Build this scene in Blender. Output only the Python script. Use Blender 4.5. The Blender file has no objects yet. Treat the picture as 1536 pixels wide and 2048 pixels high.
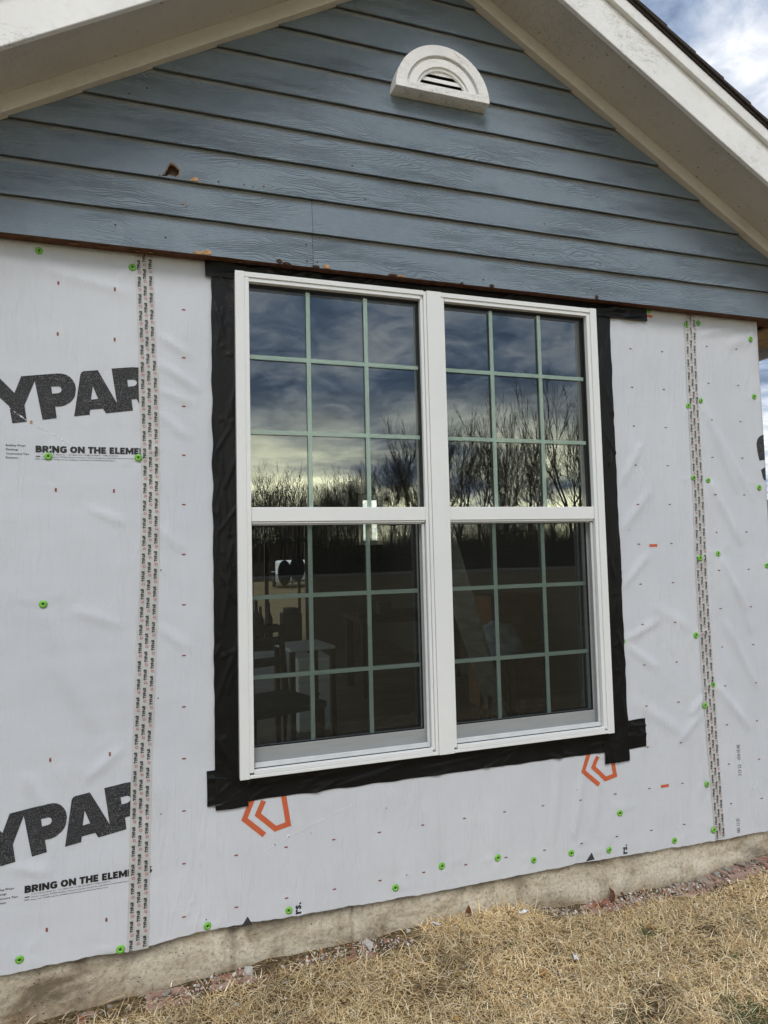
import bpy, bmesh, math, random
import numpy as np
from mathutils import Vector, Matrix, noise
from mathutils.geometry import tessellate_polygon

# ------------------------------------------------------------------ camera, sky, sun, exposure
SC = bpy.context.scene
COL = SC.collection
rad = math.radians

cam_d = bpy.data.cameras.new('camera')
cam = bpy.data.objects.new('camera', cam_d)
COL.objects.link(cam)
SC.camera = cam
cam_d.sensor_fit = 'VERTICAL'
cam_d.sensor_height = 36.0
cam_d.lens = 1319.66 / 2048 * 36.0
cam_d.clip_start = 0.05
cam_d.clip_end = 2000
_r = Vector((0.95099282, -0.30830858, -0.02363198))
_u = Vector((0.00378059, -0.06482722, 0.99788934))
_f = Vector((0.30918984, 0.94907495, 0.06048464))
cam.matrix_world = Matrix(((_r.x, _u.x, -_f.x, -0.2306),
                           (_r.y, _u.y, -_f.y, -2.3987),
                           (_r.z, _u.z, -_f.z, 0.7843),
                           (0, 0, 0, 1)))

SUN_EL, SUN_AZ = 52.0, 198.0          # degrees; azimuth clockwise from +y: high behind the camera, a little to the left
world = bpy.data.worlds.new('World')
SC.world = world
world.use_nodes = True


def build_world():
    nt = world.node_tree
    nt.nodes.clear()
    N = nt.nodes.new
    L = nt.links.new
    out = N('ShaderNodeOutputWorld')
    sky = N('ShaderNodeTexSky')
    sky.sky_type = 'NISHITA'
    sky.sun_disc = False
    sky.sun_elevation = rad(SUN_EL)
    sky.sun_rotation = rad(SUN_AZ)
    bg1 = N('ShaderNodeBackground')
    bg1.inputs['Strength'].default_value = 0.12
    L(sky.outputs[0], bg1.inputs[0])
    tc = N('ShaderNodeTexCoord')
    sep = N('ShaderNodeSeparateXYZ')
    L(tc.outputs['Generated'], sep.inputs[0])

    def mth(op, a, b=None, c=None, clamp=False):
        m = N('ShaderNodeMath')
        m.operation = op
        m.use_clamp = clamp
        for i, v in enumerate((a, b, c)):
            if v is None:
                continue
            if isinstance(v, (int, float)):
                m.inputs[i].default_value = v
            else:
                L(v, m.inputs[i])
        return m.outputs[0]
    zc = mth('ADD', mth('MAXIMUM', sep.outputs[2], 0.0), 0.16)
    px = mth('DIVIDE', sep.outputs[0], zc)
    py = mth('DIVIDE', sep.outputs[1], zc)
    cmb = N('ShaderNodeCombineXYZ')
    L(px, cmb.inputs[0])
    L(py, cmb.inputs[1])

    def nz(scale, detail, rough, dist, off):
        mp = N('ShaderNodeMapping')
        mp.inputs['Location'].default_value = off
        L(cmb.outputs[0], mp.inputs[0])
        n = N('ShaderNodeTexNoise')
        n.inputs['Scale'].default_value = scale
        n.inputs['Detail'].default_value = detail
        n.inputs['Roughness'].default_value = rough
        n.inputs['Distortion'].default_value = dist
        L(mp.outputs[0], n.inputs['Vector'])
        return n.outputs[0]
    n1 = nz(1.15, 8, 0.58, 0.5, (3.1, 1.7, 0))
    n2 = nz(2.9, 9, 0.60, 0.7, (7.7, 2.2, 4))
    n3 = nz(6.8, 8, 0.60, 0.9, (1.3, 9.1, 7))
    body = mth('ADD', mth('MULTIPLY', n1, 0.38), mth('ADD', mth('MULTIPLY', n2, 0.34), mth('MULTIPLY', n3, 0.28)))
    ramp = N('ShaderNodeValToRGB')
    e = ramp.color_ramp.elements
    e[0].position, e[0].color = 0.42, (0.135, 0.195, 0.31, 1)
    e[1].position, e[1].color = 0.61, (0.98, 0.99, 1.02, 1)
    k = e.new(0.48)
    k.color = (0.32, 0.40, 0.54, 1)
    k = e.new(0.54)
    k.color = (0.62, 0.67, 0.76, 1)
    L(body, ramp.inputs[0])
    # the cloud deck breaks up toward the horizon, where the low evening light comes in (brightest behind the camera, left)
    low = mth('POWER', mth('SUBTRACT', 1.0, mth('MULTIPLY', mth('MAXIMUM', sep.outputs[2], 0.0), 3.9), clamp=True), 1.8)
    streak = nz(1.0, 5, 0.55, 0.3, (0.4, 5.0, 2.0))
    glow = mth('MULTIPLY', low, mth('MULTIPLY', mth('SUBTRACT', streak, 0.36), 4.6, clamp=True))
    toward = mth('ADD', mth('MULTIPLY', sep.outputs[0], 0.22), mth('MULTIPLY', sep.outputs[1], -0.975))
    side = mth('ADD', 0.10, mth('MULTIPLY', mth('POWER', mth('MAXIMUM', toward, 0.0), 5.0), 0.9))
    gmix = N('ShaderNodeMixRGB')
    L(mth('MULTIPLY', glow, side, clamp=True), gmix.inputs[0])
    L(ramp.outputs[0], gmix.inputs[1])
    gmix.inputs[2].default_value = (11.5, 10.6, 6.6, 1)
    bg2 = N('ShaderNodeBackground')
    bg2.inputs['Strength'].default_value = CLOUD
    L(gmix.outputs[0], bg2.inputs[0])
    cov = N('ShaderNodeMapRange')
    cov.inputs['From Min'].default_value = 0.30
    cov.inputs['From Max'].default_value = 0.44
    cov.inputs['To Min'].default_value = 0.78
    cov.inputs['To Max'].default_value = 0.97
    L(n2, cov.inputs[0])
    mix = N('ShaderNodeMixShader')
    L(cov.outputs[0], mix.inputs[0])
    L(bg1.outputs[0], mix.inputs[1])
    L(bg2.outputs[0], mix.inputs[2])
    L(mix.outputs[0], out.inputs[0])


CLOUD = 0.95
build_world()
sun_d = bpy.data.lights.new('sun', 'SUN')
sun_d.energy = 1.5
sun_d.angle = rad(24)
sun_d.color = (1.0, 0.975, 0.94)
sun = bpy.data.objects.new('sun', sun_d)
COL.objects.link(sun)
_sd = Vector((math.sin(rad(SUN_AZ)) * math.cos(rad(SUN_EL)), math.cos(rad(SUN_AZ)) * math.cos(rad(SUN_EL)), math.sin(rad(SUN_EL))))
sun.rotation_euler = _sd.to_track_quat('Z', 'Y').to_euler()
sun.location = _sd * 60
vs = SC.view_settings
vs.view_transform = 'Standard'
vs.look = 'None'
vs.exposure = 0.34
vs.gamma = 1.0
vs.use_curve_mapping = False

random.seed(7)
RNG = np.random.default_rng(7)

# ------------------------------------------------------------------ helpers


def tag(o, label=None, cat=None, group=None, kind=None):
    if label:
        o['label'] = label
    if cat:
        o['category'] = cat
    if group:
        o['group'] = group
    if kind:
        o['kind'] = kind
    return o


def empty(name, loc=(0, 0, 0), rz=0.0):
    o = bpy.data.objects.new(name, None)
    o.empty_display_size = 0.2
    COL.objects.link(o)
    o.location = loc
    o.rotation_euler = (0, 0, rz)
    return o


def put(o, parent):
    """parent o, whose mesh is in world coordinates, under an object whose transform is only a location"""
    if parent is not None:
        o.parent = parent
        b = Matrix.Identity(4)
        p = parent
        if p.parent is None:
            b = Matrix.Translation(p.location)
        o.matrix_parent_inverse = b.inverted()
    return o


def mesh_obj(name, verts, faces, mats, parent=None, smooth=False, midx=None, local=False):
    me = bpy.data.meshes.new(name)
    me.from_pydata([tuple(v) for v in verts], [], [tuple(f) for f in faces])
    if not isinstance(mats, (list, tuple)):
        mats = [mats]
    for m in mats:
        me.materials.append(m)
    if midx is not None:
        me.polygons.foreach_set('material_index', midx)
    if smooth:
        me.polygons.foreach_set('use_smooth', [True] * len(me.polygons))
    me.update()
    o = bpy.data.objects.new(name, me)
    COL.objects.link(o)
    if local:
        o.parent = parent
    else:
        put(o, parent)
    return o


def bm_obj(name, bm, mats, parent=None, smooth=False, local=False):
    me = bpy.data.meshes.new(name)
    bm.to_mesh(me)
    bm.free()
    if not isinstance(mats, (list, tuple)):
        mats = [mats]
    for m in mats:
        me.materials.append(m)
    if smooth:
        me.polygons.foreach_set('use_smooth', [True] * len(me.polygons))
    o = bpy.data.objects.new(name, me)
    COL.objects.link(o)
    if local:
        o.parent = parent
    else:
        put(o, parent)
    return o


def bevel(o, w=0.002, seg=2):
    m = o.modifiers.new('bevel', 'BEVEL')
    m.width = w
    m.segments = seg
    m.limit_method = 'ANGLE'
    return o


class MB:
    """collects boxes, prisms and tubes for one mesh"""

    def __init__(s):
        s.v = []
        s.f = []
        s.m = []

    def add(s, verts, faces, mi=0):
        b = len(s.v)
        s.v += [tuple(v) for v in verts]
        s.f += [tuple(b + i for i in f) for f in faces]
        s.m += [mi] * len(faces)
        return s

    def box(s, x0, x1, y0, y1, z0, z1, mi=0):
        return s.add([(x0, y0, z0), (x1, y0, z0), (x1, y1, z0), (x0, y1, z0), (x0, y0, z1), (x1, y0, z1), (x1, y1, z1), (x0, y1, z1)],
                     [(0, 3, 2, 1), (4, 5, 6, 7), (0, 1, 5, 4), (1, 2, 6, 5), (2, 3, 7, 6), (3, 0, 4, 7)], mi)

    def prism(s, poly, y0, y1, mi=0):
        """polygon in x,z (counter-clockwise seen from -y) extruded from y0 (front) to y1"""
        n = len(poly)
        v = [(x, y0, z) for x, z in poly] + [(x, y1, z) for x, z in poly]
        f = [tuple(range(n)), tuple(range(2 * n - 1, n - 1, -1))]
        f += [((i + 1) % n, i, n + i, n + (i + 1) % n) for i in range(n)]
        return s.add(v, f, mi)

    def tube(s, pts, radii, n=8, mi=0, caps=True):
        pts = [Vector(p) for p in pts]
        if isinstance(radii, (int, float)):
            radii = [radii] * len(pts)
        rows = []
        for i, p in enumerate(pts):
            d = (pts[min(i + 1, len(pts) - 1)] - pts[max(i - 1, 0)]).normalized()
            a = d.cross(Vector((0, 0, 1)))
            if a.length < 1e-3:
                a = Vector((1, 0, 0))
            a.normalize()
            b = d.cross(a)
            rows.append([p + (a * math.cos(t) + b * math.sin(t)) * radii[i] for t in [2 * math.pi * k / n for k in range(n)]])
        v = [q for r in rows for q in r]
        f = []
        for i in range(len(pts) - 1):
            for k in range(n):
                f.append((i * n + k, i * n + (k + 1) % n, (i + 1) * n + (k + 1) % n, (i + 1) * n + k))
        if caps:
            f.append(tuple(range(n - 1, -1, -1)))
            f.append(tuple((len(pts) - 1) * n + k for k in range(n)))
        return s.add(v, f, mi)

    def bar(s, a, b, w, t, up=(0, 0, 1), mi=0):
        a, b = Vector(a), Vector(b)
        d = (b - a).normalized()
        sd = d.cross(Vector(up)).normalized() * (w / 2)
        un = sd.cross(d).normalized() * (t / 2)
        v = [a - sd - un, a + sd - un, a + sd + un, a - sd + un, b - sd - un, b + sd - un, b + sd + un, b - sd + un]
        return s.add(v, [(0, 1, 2, 3), (7, 6, 5, 4), (0, 4, 5, 1), (1, 5, 6, 2), (2, 6, 7, 3), (3, 7, 4, 0)], mi)

    def lathe(s, prof, c=(0, 0, 0), n=20, axis='z', mi=0):
        b = []
        for r, h in prof:
            for k in range(n):
                t = 2 * math.pi * k / n
                if axis == 'z':
                    b.append((c[0] + r * math.cos(t), c[1] + r * math.sin(t), c[2] + h))
                elif axis == 'y':
                    b.append((c[0] + r * math.cos(t), c[1] + h, c[2] + r * math.sin(t)))
                else:
                    b.append((c[0] + h, c[1] + r * math.cos(t), c[2] + r * math.sin(t)))
        f = []
        for i in range(len(prof) - 1):
            for k in range(n):
                f.append((i * n + k, i * n + (k + 1) % n, (i + 1) * n + (k + 1) % n, (i + 1) * n + k))
        return s.add(b, f, mi)

    def build(s, name, mats, parent=None, smooth=False, local=False):
        o = mesh_obj(name, s.v, s.f, mats, parent, smooth, s.m, local)
        bm = bmesh.new()
        bm.from_mesh(o.data)
        bmesh.ops.recalc_face_normals(bm, faces=bm.faces)
        bm.to_mesh(o.data)
        bm.free()
        return o


# ------------------------------------------------------------------ materials
class NT:
    def __init__(s, name):
        s.mat = bpy.data.materials.new(name)
        s.mat.use_nodes = True
        s.t = s.mat.node_tree
        s.b = s.t.nodes['Principled BSDF']
        s.out = s.t.nodes['Material Output']
        s.tc = s.t.nodes.new('ShaderNodeTexCoord')

    def n(s, typ, **kw):
        x = s.t.nodes.new(typ)
        for k, v in kw.items():
            setattr(x, k, v)
        return x

    def l(s, a, b):
        s.t.links.new(a, b)

    def setin(s, node, key, v):
        if isinstance(v, (int, float, tuple, list)):
            node.inputs[key].default_value = v
        else:
            s.l(v, node.inputs[key])

    def coords(s, scale=(1, 1, 1), loc=(0, 0, 0), rot=(0, 0, 0), per_object=False, src='Object'):
        m = s.n('ShaderNodeMapping')
        m.inputs['Scale'].default_value = scale
        m.inputs['Rotation'].default_value = rot
        m.inputs['Location'].default_value = loc
        s.l(s.tc.outputs[src], m.inputs[0])
        if per_object:
            oi = s.n('ShaderNodeObjectInfo')
            mu = s.n('ShaderNodeVectorMath', operation='SCALE')
            cm = s.n('ShaderNodeCombineXYZ')
            for i in range(3):
                s.l(oi.outputs['Random'], cm.inputs[i])
            s.l(cm.outputs[0], mu.inputs[0])
            mu.inputs['Scale'].default_value = 37.0
            ad = s.n('ShaderNodeVectorMath', operation='ADD')
            s.l(m.outputs[0], ad.inputs[0])
            s.l(mu.outputs[0], ad.inputs[1])
            return ad.outputs[0]
        return m.outputs[0]

    def noise(s, vec, scale, detail=4, rough=0.55, dist=0.0):
        x = s.n('ShaderNodeTexNoise')
        s.l(vec, x.inputs['Vector'])
        x.inputs['Scale'].default_value = scale
        x.inputs['Detail'].default_value = detail
        x.inputs['Roughness'].default_value = rough
        x.inputs['Distortion'].default_value = dist
        return x.outputs['Fac']

    def ramp(s, fac, stops):
        r = s.n('ShaderNodeValToRGB')
        e = r.color_ramp.elements
        while len(e) < len(stops):
            e.new(0.5)
        for k, (p, c) in enumerate(stops):
            e[k].position = p
            e[k].color = tuple(c) + (1,) if len(c) == 3 else c
        s.l(fac, r.inputs[0])
        return r.outputs[0]

    def rng(s, fac, a, b, c=0.0, d=1.0):
        r = s.n('ShaderNodeMapRange')
        s.l(fac, r.inputs[0])
        for k, v in zip(('From Min', 'From Max', 'To Min', 'To Max'), (a, b, c, d)):
            r.inputs[k].default_value = v
        return r.outputs[0]

    def mixc(s, fac, a, b, mode='MIX'):
        m = s.n('ShaderNodeMixRGB', blend_type=mode)
        s.setin(m, 0, fac)
        for i, v in ((1, a), (2, b)):
            if isinstance(v, (tuple, list)):
                m.inputs[i].default_value = tuple(v) + (1,) if len(v) == 3 else v
            else:
                s.l(v, m.inputs[i])
        return m.outputs[0]

    def math(s, op, a, b=None, clamp=False):
        m = s.n('ShaderNodeMath', operation=op, use_clamp=clamp)
        s.setin(m, 0, a)
        if b is not None:
            s.setin(m, 1, b)
        return m.outputs[0]

    def bump(s, h, strength=0.5, dist=0.01, prev=None):
        b = s.n('ShaderNodeBump')
        b.inputs['Strength'].default_value = strength
        b.inputs['Distance'].default_value = dist
        s.l(h, b.inputs['Height'])
        if prev is not None:
            s.l(prev, b.inputs['Normal'])
        return b.outputs[0]

    def done(s, color=None, rough=None, normal=None, metallic=None, spec=None, alpha=None):
        for k, v in (('Base Color', color), ('Roughness', rough), ('Metallic', metallic), ('Specular IOR Level', spec), ('Alpha', alpha)):
            if v is None:
                continue
            if isinstance(v, tuple) and len(v) == 3:
                v = v + (1,)
            s.setin(s.b, k, v)
        if normal is not None:
            s.l(normal, s.b.inputs['Normal'])
        return s.mat


def simple(name, col, rough=0.6, var=0.12, scale=12.0, bump=0.0, bscale=60.0, metallic=0.0, per_object=False, spec=None):
    m = NT(name)
    v = m.coords(per_object=per_object)
    f = m.noise(v, scale, 5)
    c = m.mixc(m.rng(f, 0.3, 0.7), tuple(x * (1 - var) for x in col), tuple(min(1, x * (1 + var)) for x in col))
    nrm = m.bump(m.noise(v, bscale, 4), bump, 0.004) if bump else None
    return m.done(c, rough, nrm, metallic, spec)


M = {}


def siding_mat():
    m = NT('blue_grey_painted_siding')
    v = m.coords(per_object=True)
    # cedar-like embossed grain: stretched, warped bands along the board
    sz = m.n('ShaderNodeSeparateXYZ')
    m.l(m.tc.outputs['Object'], sz.inputs[0])
    warp = m.noise(m.coords(scale=(1.6, 1, 7), per_object=True), 1.0, 3, 0.5)
    warp2 = m.noise(m.coords(scale=(9, 1, 30), per_object=True), 1.0, 3, 0.5)
    sx = m.n('ShaderNodeSeparateXYZ')
    m.l(v, sx.inputs[0])
    ph = m.math('ADD', m.math('MULTIPLY', sx.outputs[2], 125.0), m.math('ADD', m.math('MULTIPLY', warp, 26.0), m.math('MULTIPLY', warp2, 3.5)))
    wv = m.math('SINE', m.math('MULTIPLY', ph, 6.2832))
    ridge = m.math('POWER', m.math('MULTIPLY_ADD', wv, 0.5) if False else m.math('ADD', m.math('MULTIPLY', wv, 0.5), 0.5), 3.0)
    mask = m.rng(m.noise(m.coords(scale=(2.2, 1, 9), per_object=True), 1.0, 3), 0.40, 0.62)
    fib = m.noise(m.coords(scale=(22, 4, 420), per_object=True), 1.0, 4, 0.6)
    fib2 = m.noise(m.coords(scale=(90, 20, 260), per_object=True), 1.0, 3, 0.6)
    h = m.math('ADD', m.math('MULTIPLY', m.math('MULTIPLY', ridge, mask), -0.8), m.math('MULTIPLY', m.math('ADD', fib, fib2), 0.55))
    nrm = m.bump(h, 1.0, 0.0030)
    big = m.noise(m.coords(scale=(0.9, 1, 1.6)), 1.2, 5, 0.55)
    sm = m.noise(v, 34, 5, 0.6)
    c = m.mixc(m.rng(big, 0.32, 0.68), SID0, SID1)
    c = m.mixc(m.math('MULTIPLY', m.rng(sm, 0.45, 0.75), 0.18), c, (0.32, 0.37, 0.41))
    c = m.mixc(m.math('MULTIPLY', m.math('MULTIPLY', ridge, mask), 0.28), c, (0.10, 0.13, 0.16))
    # strip along the top of each board that the paint roller never covered
    fr = m.math('FRACT', m.math('DIVIDE', m.math('SUBTRACT', sz.outputs[2], SB - 10 * EXPO), EXPO))
    edge_n = m.math('MULTIPLY', m.noise(m.coords(scale=(5, 1, 2)), 1.0, 3), 0.05)
    c = m.mixc(m.math('MULTIPLY', m.rng(m.math('ADD', fr, edge_n), 0.885, 0.925), 0.55), c, (0.285, 0.275, 0.25))
    # older touch-up patches, a shade darker
    pt = m.n('ShaderNodeTexVoronoi', feature='F1', distance='CHEBYCHEV')
    m.l(m.coords(scale=(4.2, 1, 5.6), loc=(0.2, 0, 0.33)), pt.inputs['Vector'])
    pt.inputs['Scale'].default_value = 1.0
    wn = m.n('ShaderNodeSeparateColor')
    m.l(pt.outputs['Color'], wn.inputs[0])
    sel = m.math('MULTIPLY', m.math('GREATER_THAN', wn.outputs[0], 0.86), m.rng(pt.outputs['Distance'], 0.40, 0.33))
    c = m.mixc(m.math('MULTIPLY', sel, 0.22), c, (0.13, 0.165, 0.20))
    return m.done(c, m.rng(sm, 0.3, 0.7, 0.55, 0.70), nrm, spec=0.25)


SID0, SID1 = (0.168, 0.210, 0.252), (0.196, 0.242, 0.286)
SB, EXPO = 1.862, 0.1333
M['siding'] = siding_mat()
M['hardboard'] = simple('raw_brown_hardboard', (0.115, 0.045, 0.020), 0.85, 0.5, 30, 0.5, 90)
M['chip'] = simple('exposed_tan_fibreboard', (0.46, 0.27, 0.13), 0.9, 0.35, 60, 0.9, 160)
M['chipdark'] = simple('torn_dark_fibreboard', (0.055, 0.028, 0.015), 0.95, 0.6, 70, 1.0, 120)


def paint_mat(name, col, dirt, crack=0.5, speck=0.0):
    m = NT(name)
    v = m.coords(per_object=True)
    n = m.noise(v, 3.5, 6, 0.6)
    c = m.mixc(m.rng(n, 0.35, 0.70), col, tuple(a * 0.90 for a in col))
    fine = m.noise(m.coords(scale=(30, 30, 30), per_object=True), 1.0, 5, 0.65)
    c = m.mixc(m.math('MULTIPLY', m.rng(fine, 0.52, 0.75), 0.25), c, dirt)
    vo = m.n('ShaderNodeTexNoise')
    m.l(m.coords(scale=(14, 14, 40), rot=(0, rad(30), 0), per_object=True), vo.inputs['Vector'])
    vo.inputs['Scale'].default_value = 1.4
    vo.inputs['Detail'].default_value = 6
    vo.inputs['Distortion'].default_value = 1.2
    ln = m.math('ABSOLUTE', m.math('SUBTRACT', vo.outputs['Fac'], 0.5))
    cr = m.math('MULTIPLY', m.rng(ln, 0.012, 0.0), m.rng(m.noise(v, 2.6, 3), 0.47, 0.58))
    c = m.mixc(m.math('MULTIPLY', cr, crack), c, (0.20, 0.18, 0.16))
    if speck:
        sp = m.n('ShaderNodeTexVoronoi', feature='F1')
        m.l(m.coords(scale=(1, 1, 1.6), per_object=True), sp.inputs['Vector'])
        sp.inputs['Scale'].default_value = 26
        sp.inputs['Randomness'].default_value = 1
        hit = m.math('MULTIPLY', m.rng(sp.outputs['Distance'], 0.16, 0.08), m.rng(m.noise(v, 5, 3), 0.45, 0.6))
        c = m.mixc(m.math('MULTIPLY', hit, speck), c, (0.10, 0.045, 0.03))
    h = m.math('SUBTRACT', m.math('MULTIPLY', fine, 0.5), m.math('MULTIPLY', cr, 0.7))
    return m.done(c, 0.55, m.bump(h, 0.6, 0.003), spec=0.3)


M['fascia'] = paint_mat('weathered_white_paint', (0.87, 0.865, 0.85), (0.58, 0.56, 0.53), 0.8)
M['soffit'] = paint_mat('off_white_soffit_paint', (0.62, 0.585, 0.53), (0.40, 0.35, 0.30), 0.2, 0.7)
M['trim'] = paint_mat('cream_trim_paint', (0.76, 0.705, 0.615), (0.52, 0.45, 0.36), 0.2, 0.25)
M['ventwhite'] = paint_mat('cracked_white_vent_paint', (0.87, 0.865, 0.845), (0.66, 0.63, 0.58), 0.7)
M['shingle'] = simple('dark_brown_shingle', (0.048, 0.038, 0.032), 0.95, 0.5, 120, 0.9, 220, per_object=True)


def vinyl():
    m = NT('white_vinyl')
    v = m.coords()
    n = m.noise(v, 2.2, 4)
    c = m.mixc(m.rng(n, 0.3, 0.7), (0.74, 0.755, 0.745), (0.79, 0.80, 0.79))
    d = m.noise(v, 45, 5, 0.7)
    c = m.mixc(m.math('MULTIPLY', m.rng(d, 0.66, 0.80), 0.18), c, (0.45, 0.44, 0.42))
    return m.done(c, 0.34, m.bump(m.noise(v, 14, 2), 0.03, 0.003), spec=0.45)


M['vinyl'] = vinyl()
M['muntin'] = simple('pale_mint_white_grille_bar', (0.80, 0.95, 0.88), 0.4, 0.03, 5)
M['gasket'] = simple('dark_gasket', (0.012, 0.012, 0.013), 0.6, 0.1)
M['screenframe'] = simple('grey_white_screen_frame', (0.60, 0.62, 0.63), 0.4, 0.06, 20)


def glass_mat(name, tint, refl, sheen):
    m = NT(name)
    tr = m.n('ShaderNodeBsdfTransparent')
    tr.inputs[0].default_value = tint + (1,)
    gl = m.n('ShaderNodeBsdfGlossy')
    gl.inputs['Roughness'].default_value = 0.0
    gl.inputs['Color'].default_value = sheen + (1,)
    m.l(m.bump(m.noise(m.coords(), 1.7, 2), 0.012, 0.01), gl.inputs['Normal'])
    fr = m.n('ShaderNodeFresnel')
    fr.inputs['IOR'].default_value = 1.45
    f = m.math('ADD', fr.outputs[0], refl, True)
    mx = m.n('ShaderNodeMixShader')
    m.l(f, mx.inputs[0])
    m.l(tr.outputs[0], mx.inputs[1])
    m.l(gl.outputs[0], mx.inputs[2])
    m.l(mx.outputs[0], m.out.inputs[0])
    return m.mat


M['glass'] = glass_mat('clear_outer_glass', (0.955, 1.0, 0.975), 0.0, (1.0, 1.0, 1.0))
M['coated'] = glass_mat('coated_inner_glass', (0.92, 0.97, 0.93), 0.15, (0.93, 0.94, 1.0))


def screen_mat():
    m = NT('fine_insect_mesh')
    tr = m.n('ShaderNodeBsdfTransparent')
    df = m.n('ShaderNodeBsdfDiffuse')
    df.inputs[0].default_value = (0.010, 0.010, 0.010, 1)
    mx = m.n('ShaderNodeMixShader')
    w = m.noise(m.coords(scale=(6, 1, 90)), 1.0, 2)
    m.l(m.rng(w, 0.3, 0.7, 0.33, 0.39), mx.inputs[0])
    m.l(tr.outputs[0], mx.inputs[1])
    m.l(df.outputs[0], mx.inputs[2])
    m.l(mx.outputs[0], m.out.inputs[0])
    return m.mat


M['screen'] = screen_mat()


def wrap_mat():
    m = NT('grey_white_house_wrap')
    v = m.coords()
    big = m.noise(m.coords(scale=(1.2, 1, 1.0)), 1.4, 5, 0.55)
    c = m.mixc(m.rng(big, 0.3, 0.7), (0.572, 0.593, 0.632), (0.626, 0.644, 0.680))
    hor = m.noise(m.coords(scale=(7, 1, 85)), 1.0, 4, 0.6)
    ver = m.noise(m.coords(scale=(85, 1, 7)), 1.0, 4, 0.6)
    spk = m.noise(v, 330, 2, 0.5)
    weave = m.math('ADD', m.math('MULTIPLY', m.math('ADD', hor, ver), 0.5), m.math('MULTIPLY', spk, 0.5))
    c = m.mixc(m.math('MULTIPLY', m.rng(weave, 0.62, 0.95), 0.16), c, (0.46, 0.49, 0.55))
    dirt = m.noise(m.coords(scale=(5, 1, 1.3), loc=(3, 0, 1)), 2.0, 5, 0.6)
    c = m.mixc(m.math('MULTIPLY', m.rng(dirt, 0.56, 0.78), 0.28), c, (0.50, 0.49, 0.48))
    nb = m.bump(weave, 0.12, 0.002)
    cr = m.noise(m.coords(scale=(1, 1, 1)), 8.0, 5, 0.5, 0.15)
    nb = m.bump(cr, 0.26, 0.014, nb)
    cs = m.noise(m.coords(scale=(20, 1, 2.6)), 1.0, 3, 0.5, 0.4)
    cl = m.math('MULTIPLY', m.rng(m.math('ABSOLUTE', m.math('SUBTRACT', cs, 0.5)), 0.05, 0.0), m.rng(m.noise(v, 2.3, 3), 0.44, 0.60))
    nb = m.bump(cl, 0.22, 0.006, nb)
    return m.done(c, 0.62, nb, spec=0.3)


M['wrap'] = wrap_mat()


def ink_mat(name, col, fade=0.35):
    m = NT(name)
    v = m.coords()
    n = m.noise(v, 420, 2, 0.6)
    n2 = m.noise(m.coords(scale=(30, 1, 140)), 1.0, 3)
    c = m.mixc(m.math('MULTIPLY', m.rng(n, 0.52, 0.72), fade), col, (0.45, 0.46, 0.48))
    c = m.mixc(m.math('MULTIPLY', m.rng(n2, 0.55, 0.8), fade * 0.5), c, (0.30, 0.30, 0.31))
    return m.done(c, 0.65, spec=0.25)


M['ink'] = ink_mat('black_print', (0.020, 0.020, 0.022), 0.45)
M['inksolid'] = simple('solid_black_print', (0.014, 0.014, 0.016), 0.5, 0.1)
M['inkred'] = simple('faded_red_print', (0.50, 0.10, 0.10), 0.5, 0.1)
M['orange'] = ink_mat('orange_print', (0.56, 0.115, 0.040), 0.18)
M['dash'] = simple('rust_red_print', (0.22, 0.050, 0.025), 0.6, 0.3, 200)


def tape_mat():
    m = NT('translucent_seam_tape')
    v = m.coords()
    c = m.mixc(m.rng(m.noise(v, 9, 4), 0.3, 0.7), (0.56, 0.56, 0.545), (0.64, 0.64, 0.63))
    nb = m.bump(m.noise(m.coords(scale=(26, 1, 9)), 1.0, 4, 0.6, 0.6), 0.30, 0.004)
    a = m.rng(m.noise(v, 16, 3), 0.3, 0.7, 0.76, 0.88)
    return m.done(c, 0.34, nb, spec=0.5, alpha=a)


M['tape'] = tape_mat()


def flash_mat():
    m = NT('black_flashing_tape')
    v = m.coords()
    c = m.mixc(m.rng(m.noise(v, 7, 4), 0.3, 0.7), (0.0045, 0.0045, 0.005), (0.008, 0.008, 0.0085))
    nb = m.bump(m.noise(v, 26, 5, 0.6, 1.2), 0.28, 0.006)
    return m.done(c, m.rng(m.noise(v, 12, 3), 0.3, 0.7, 0.34, 0.50), nb, spec=0.22)


M['flash'] = flash_mat()
M['green'] = simple('lime_green_plastic', (0.17, 0.47, 0.055), 0.42, 0.22, 60)
M['nail'] = simple('dark_nail_head', (0.03, 0.035, 0.02), 0.5, 0.2)


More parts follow.
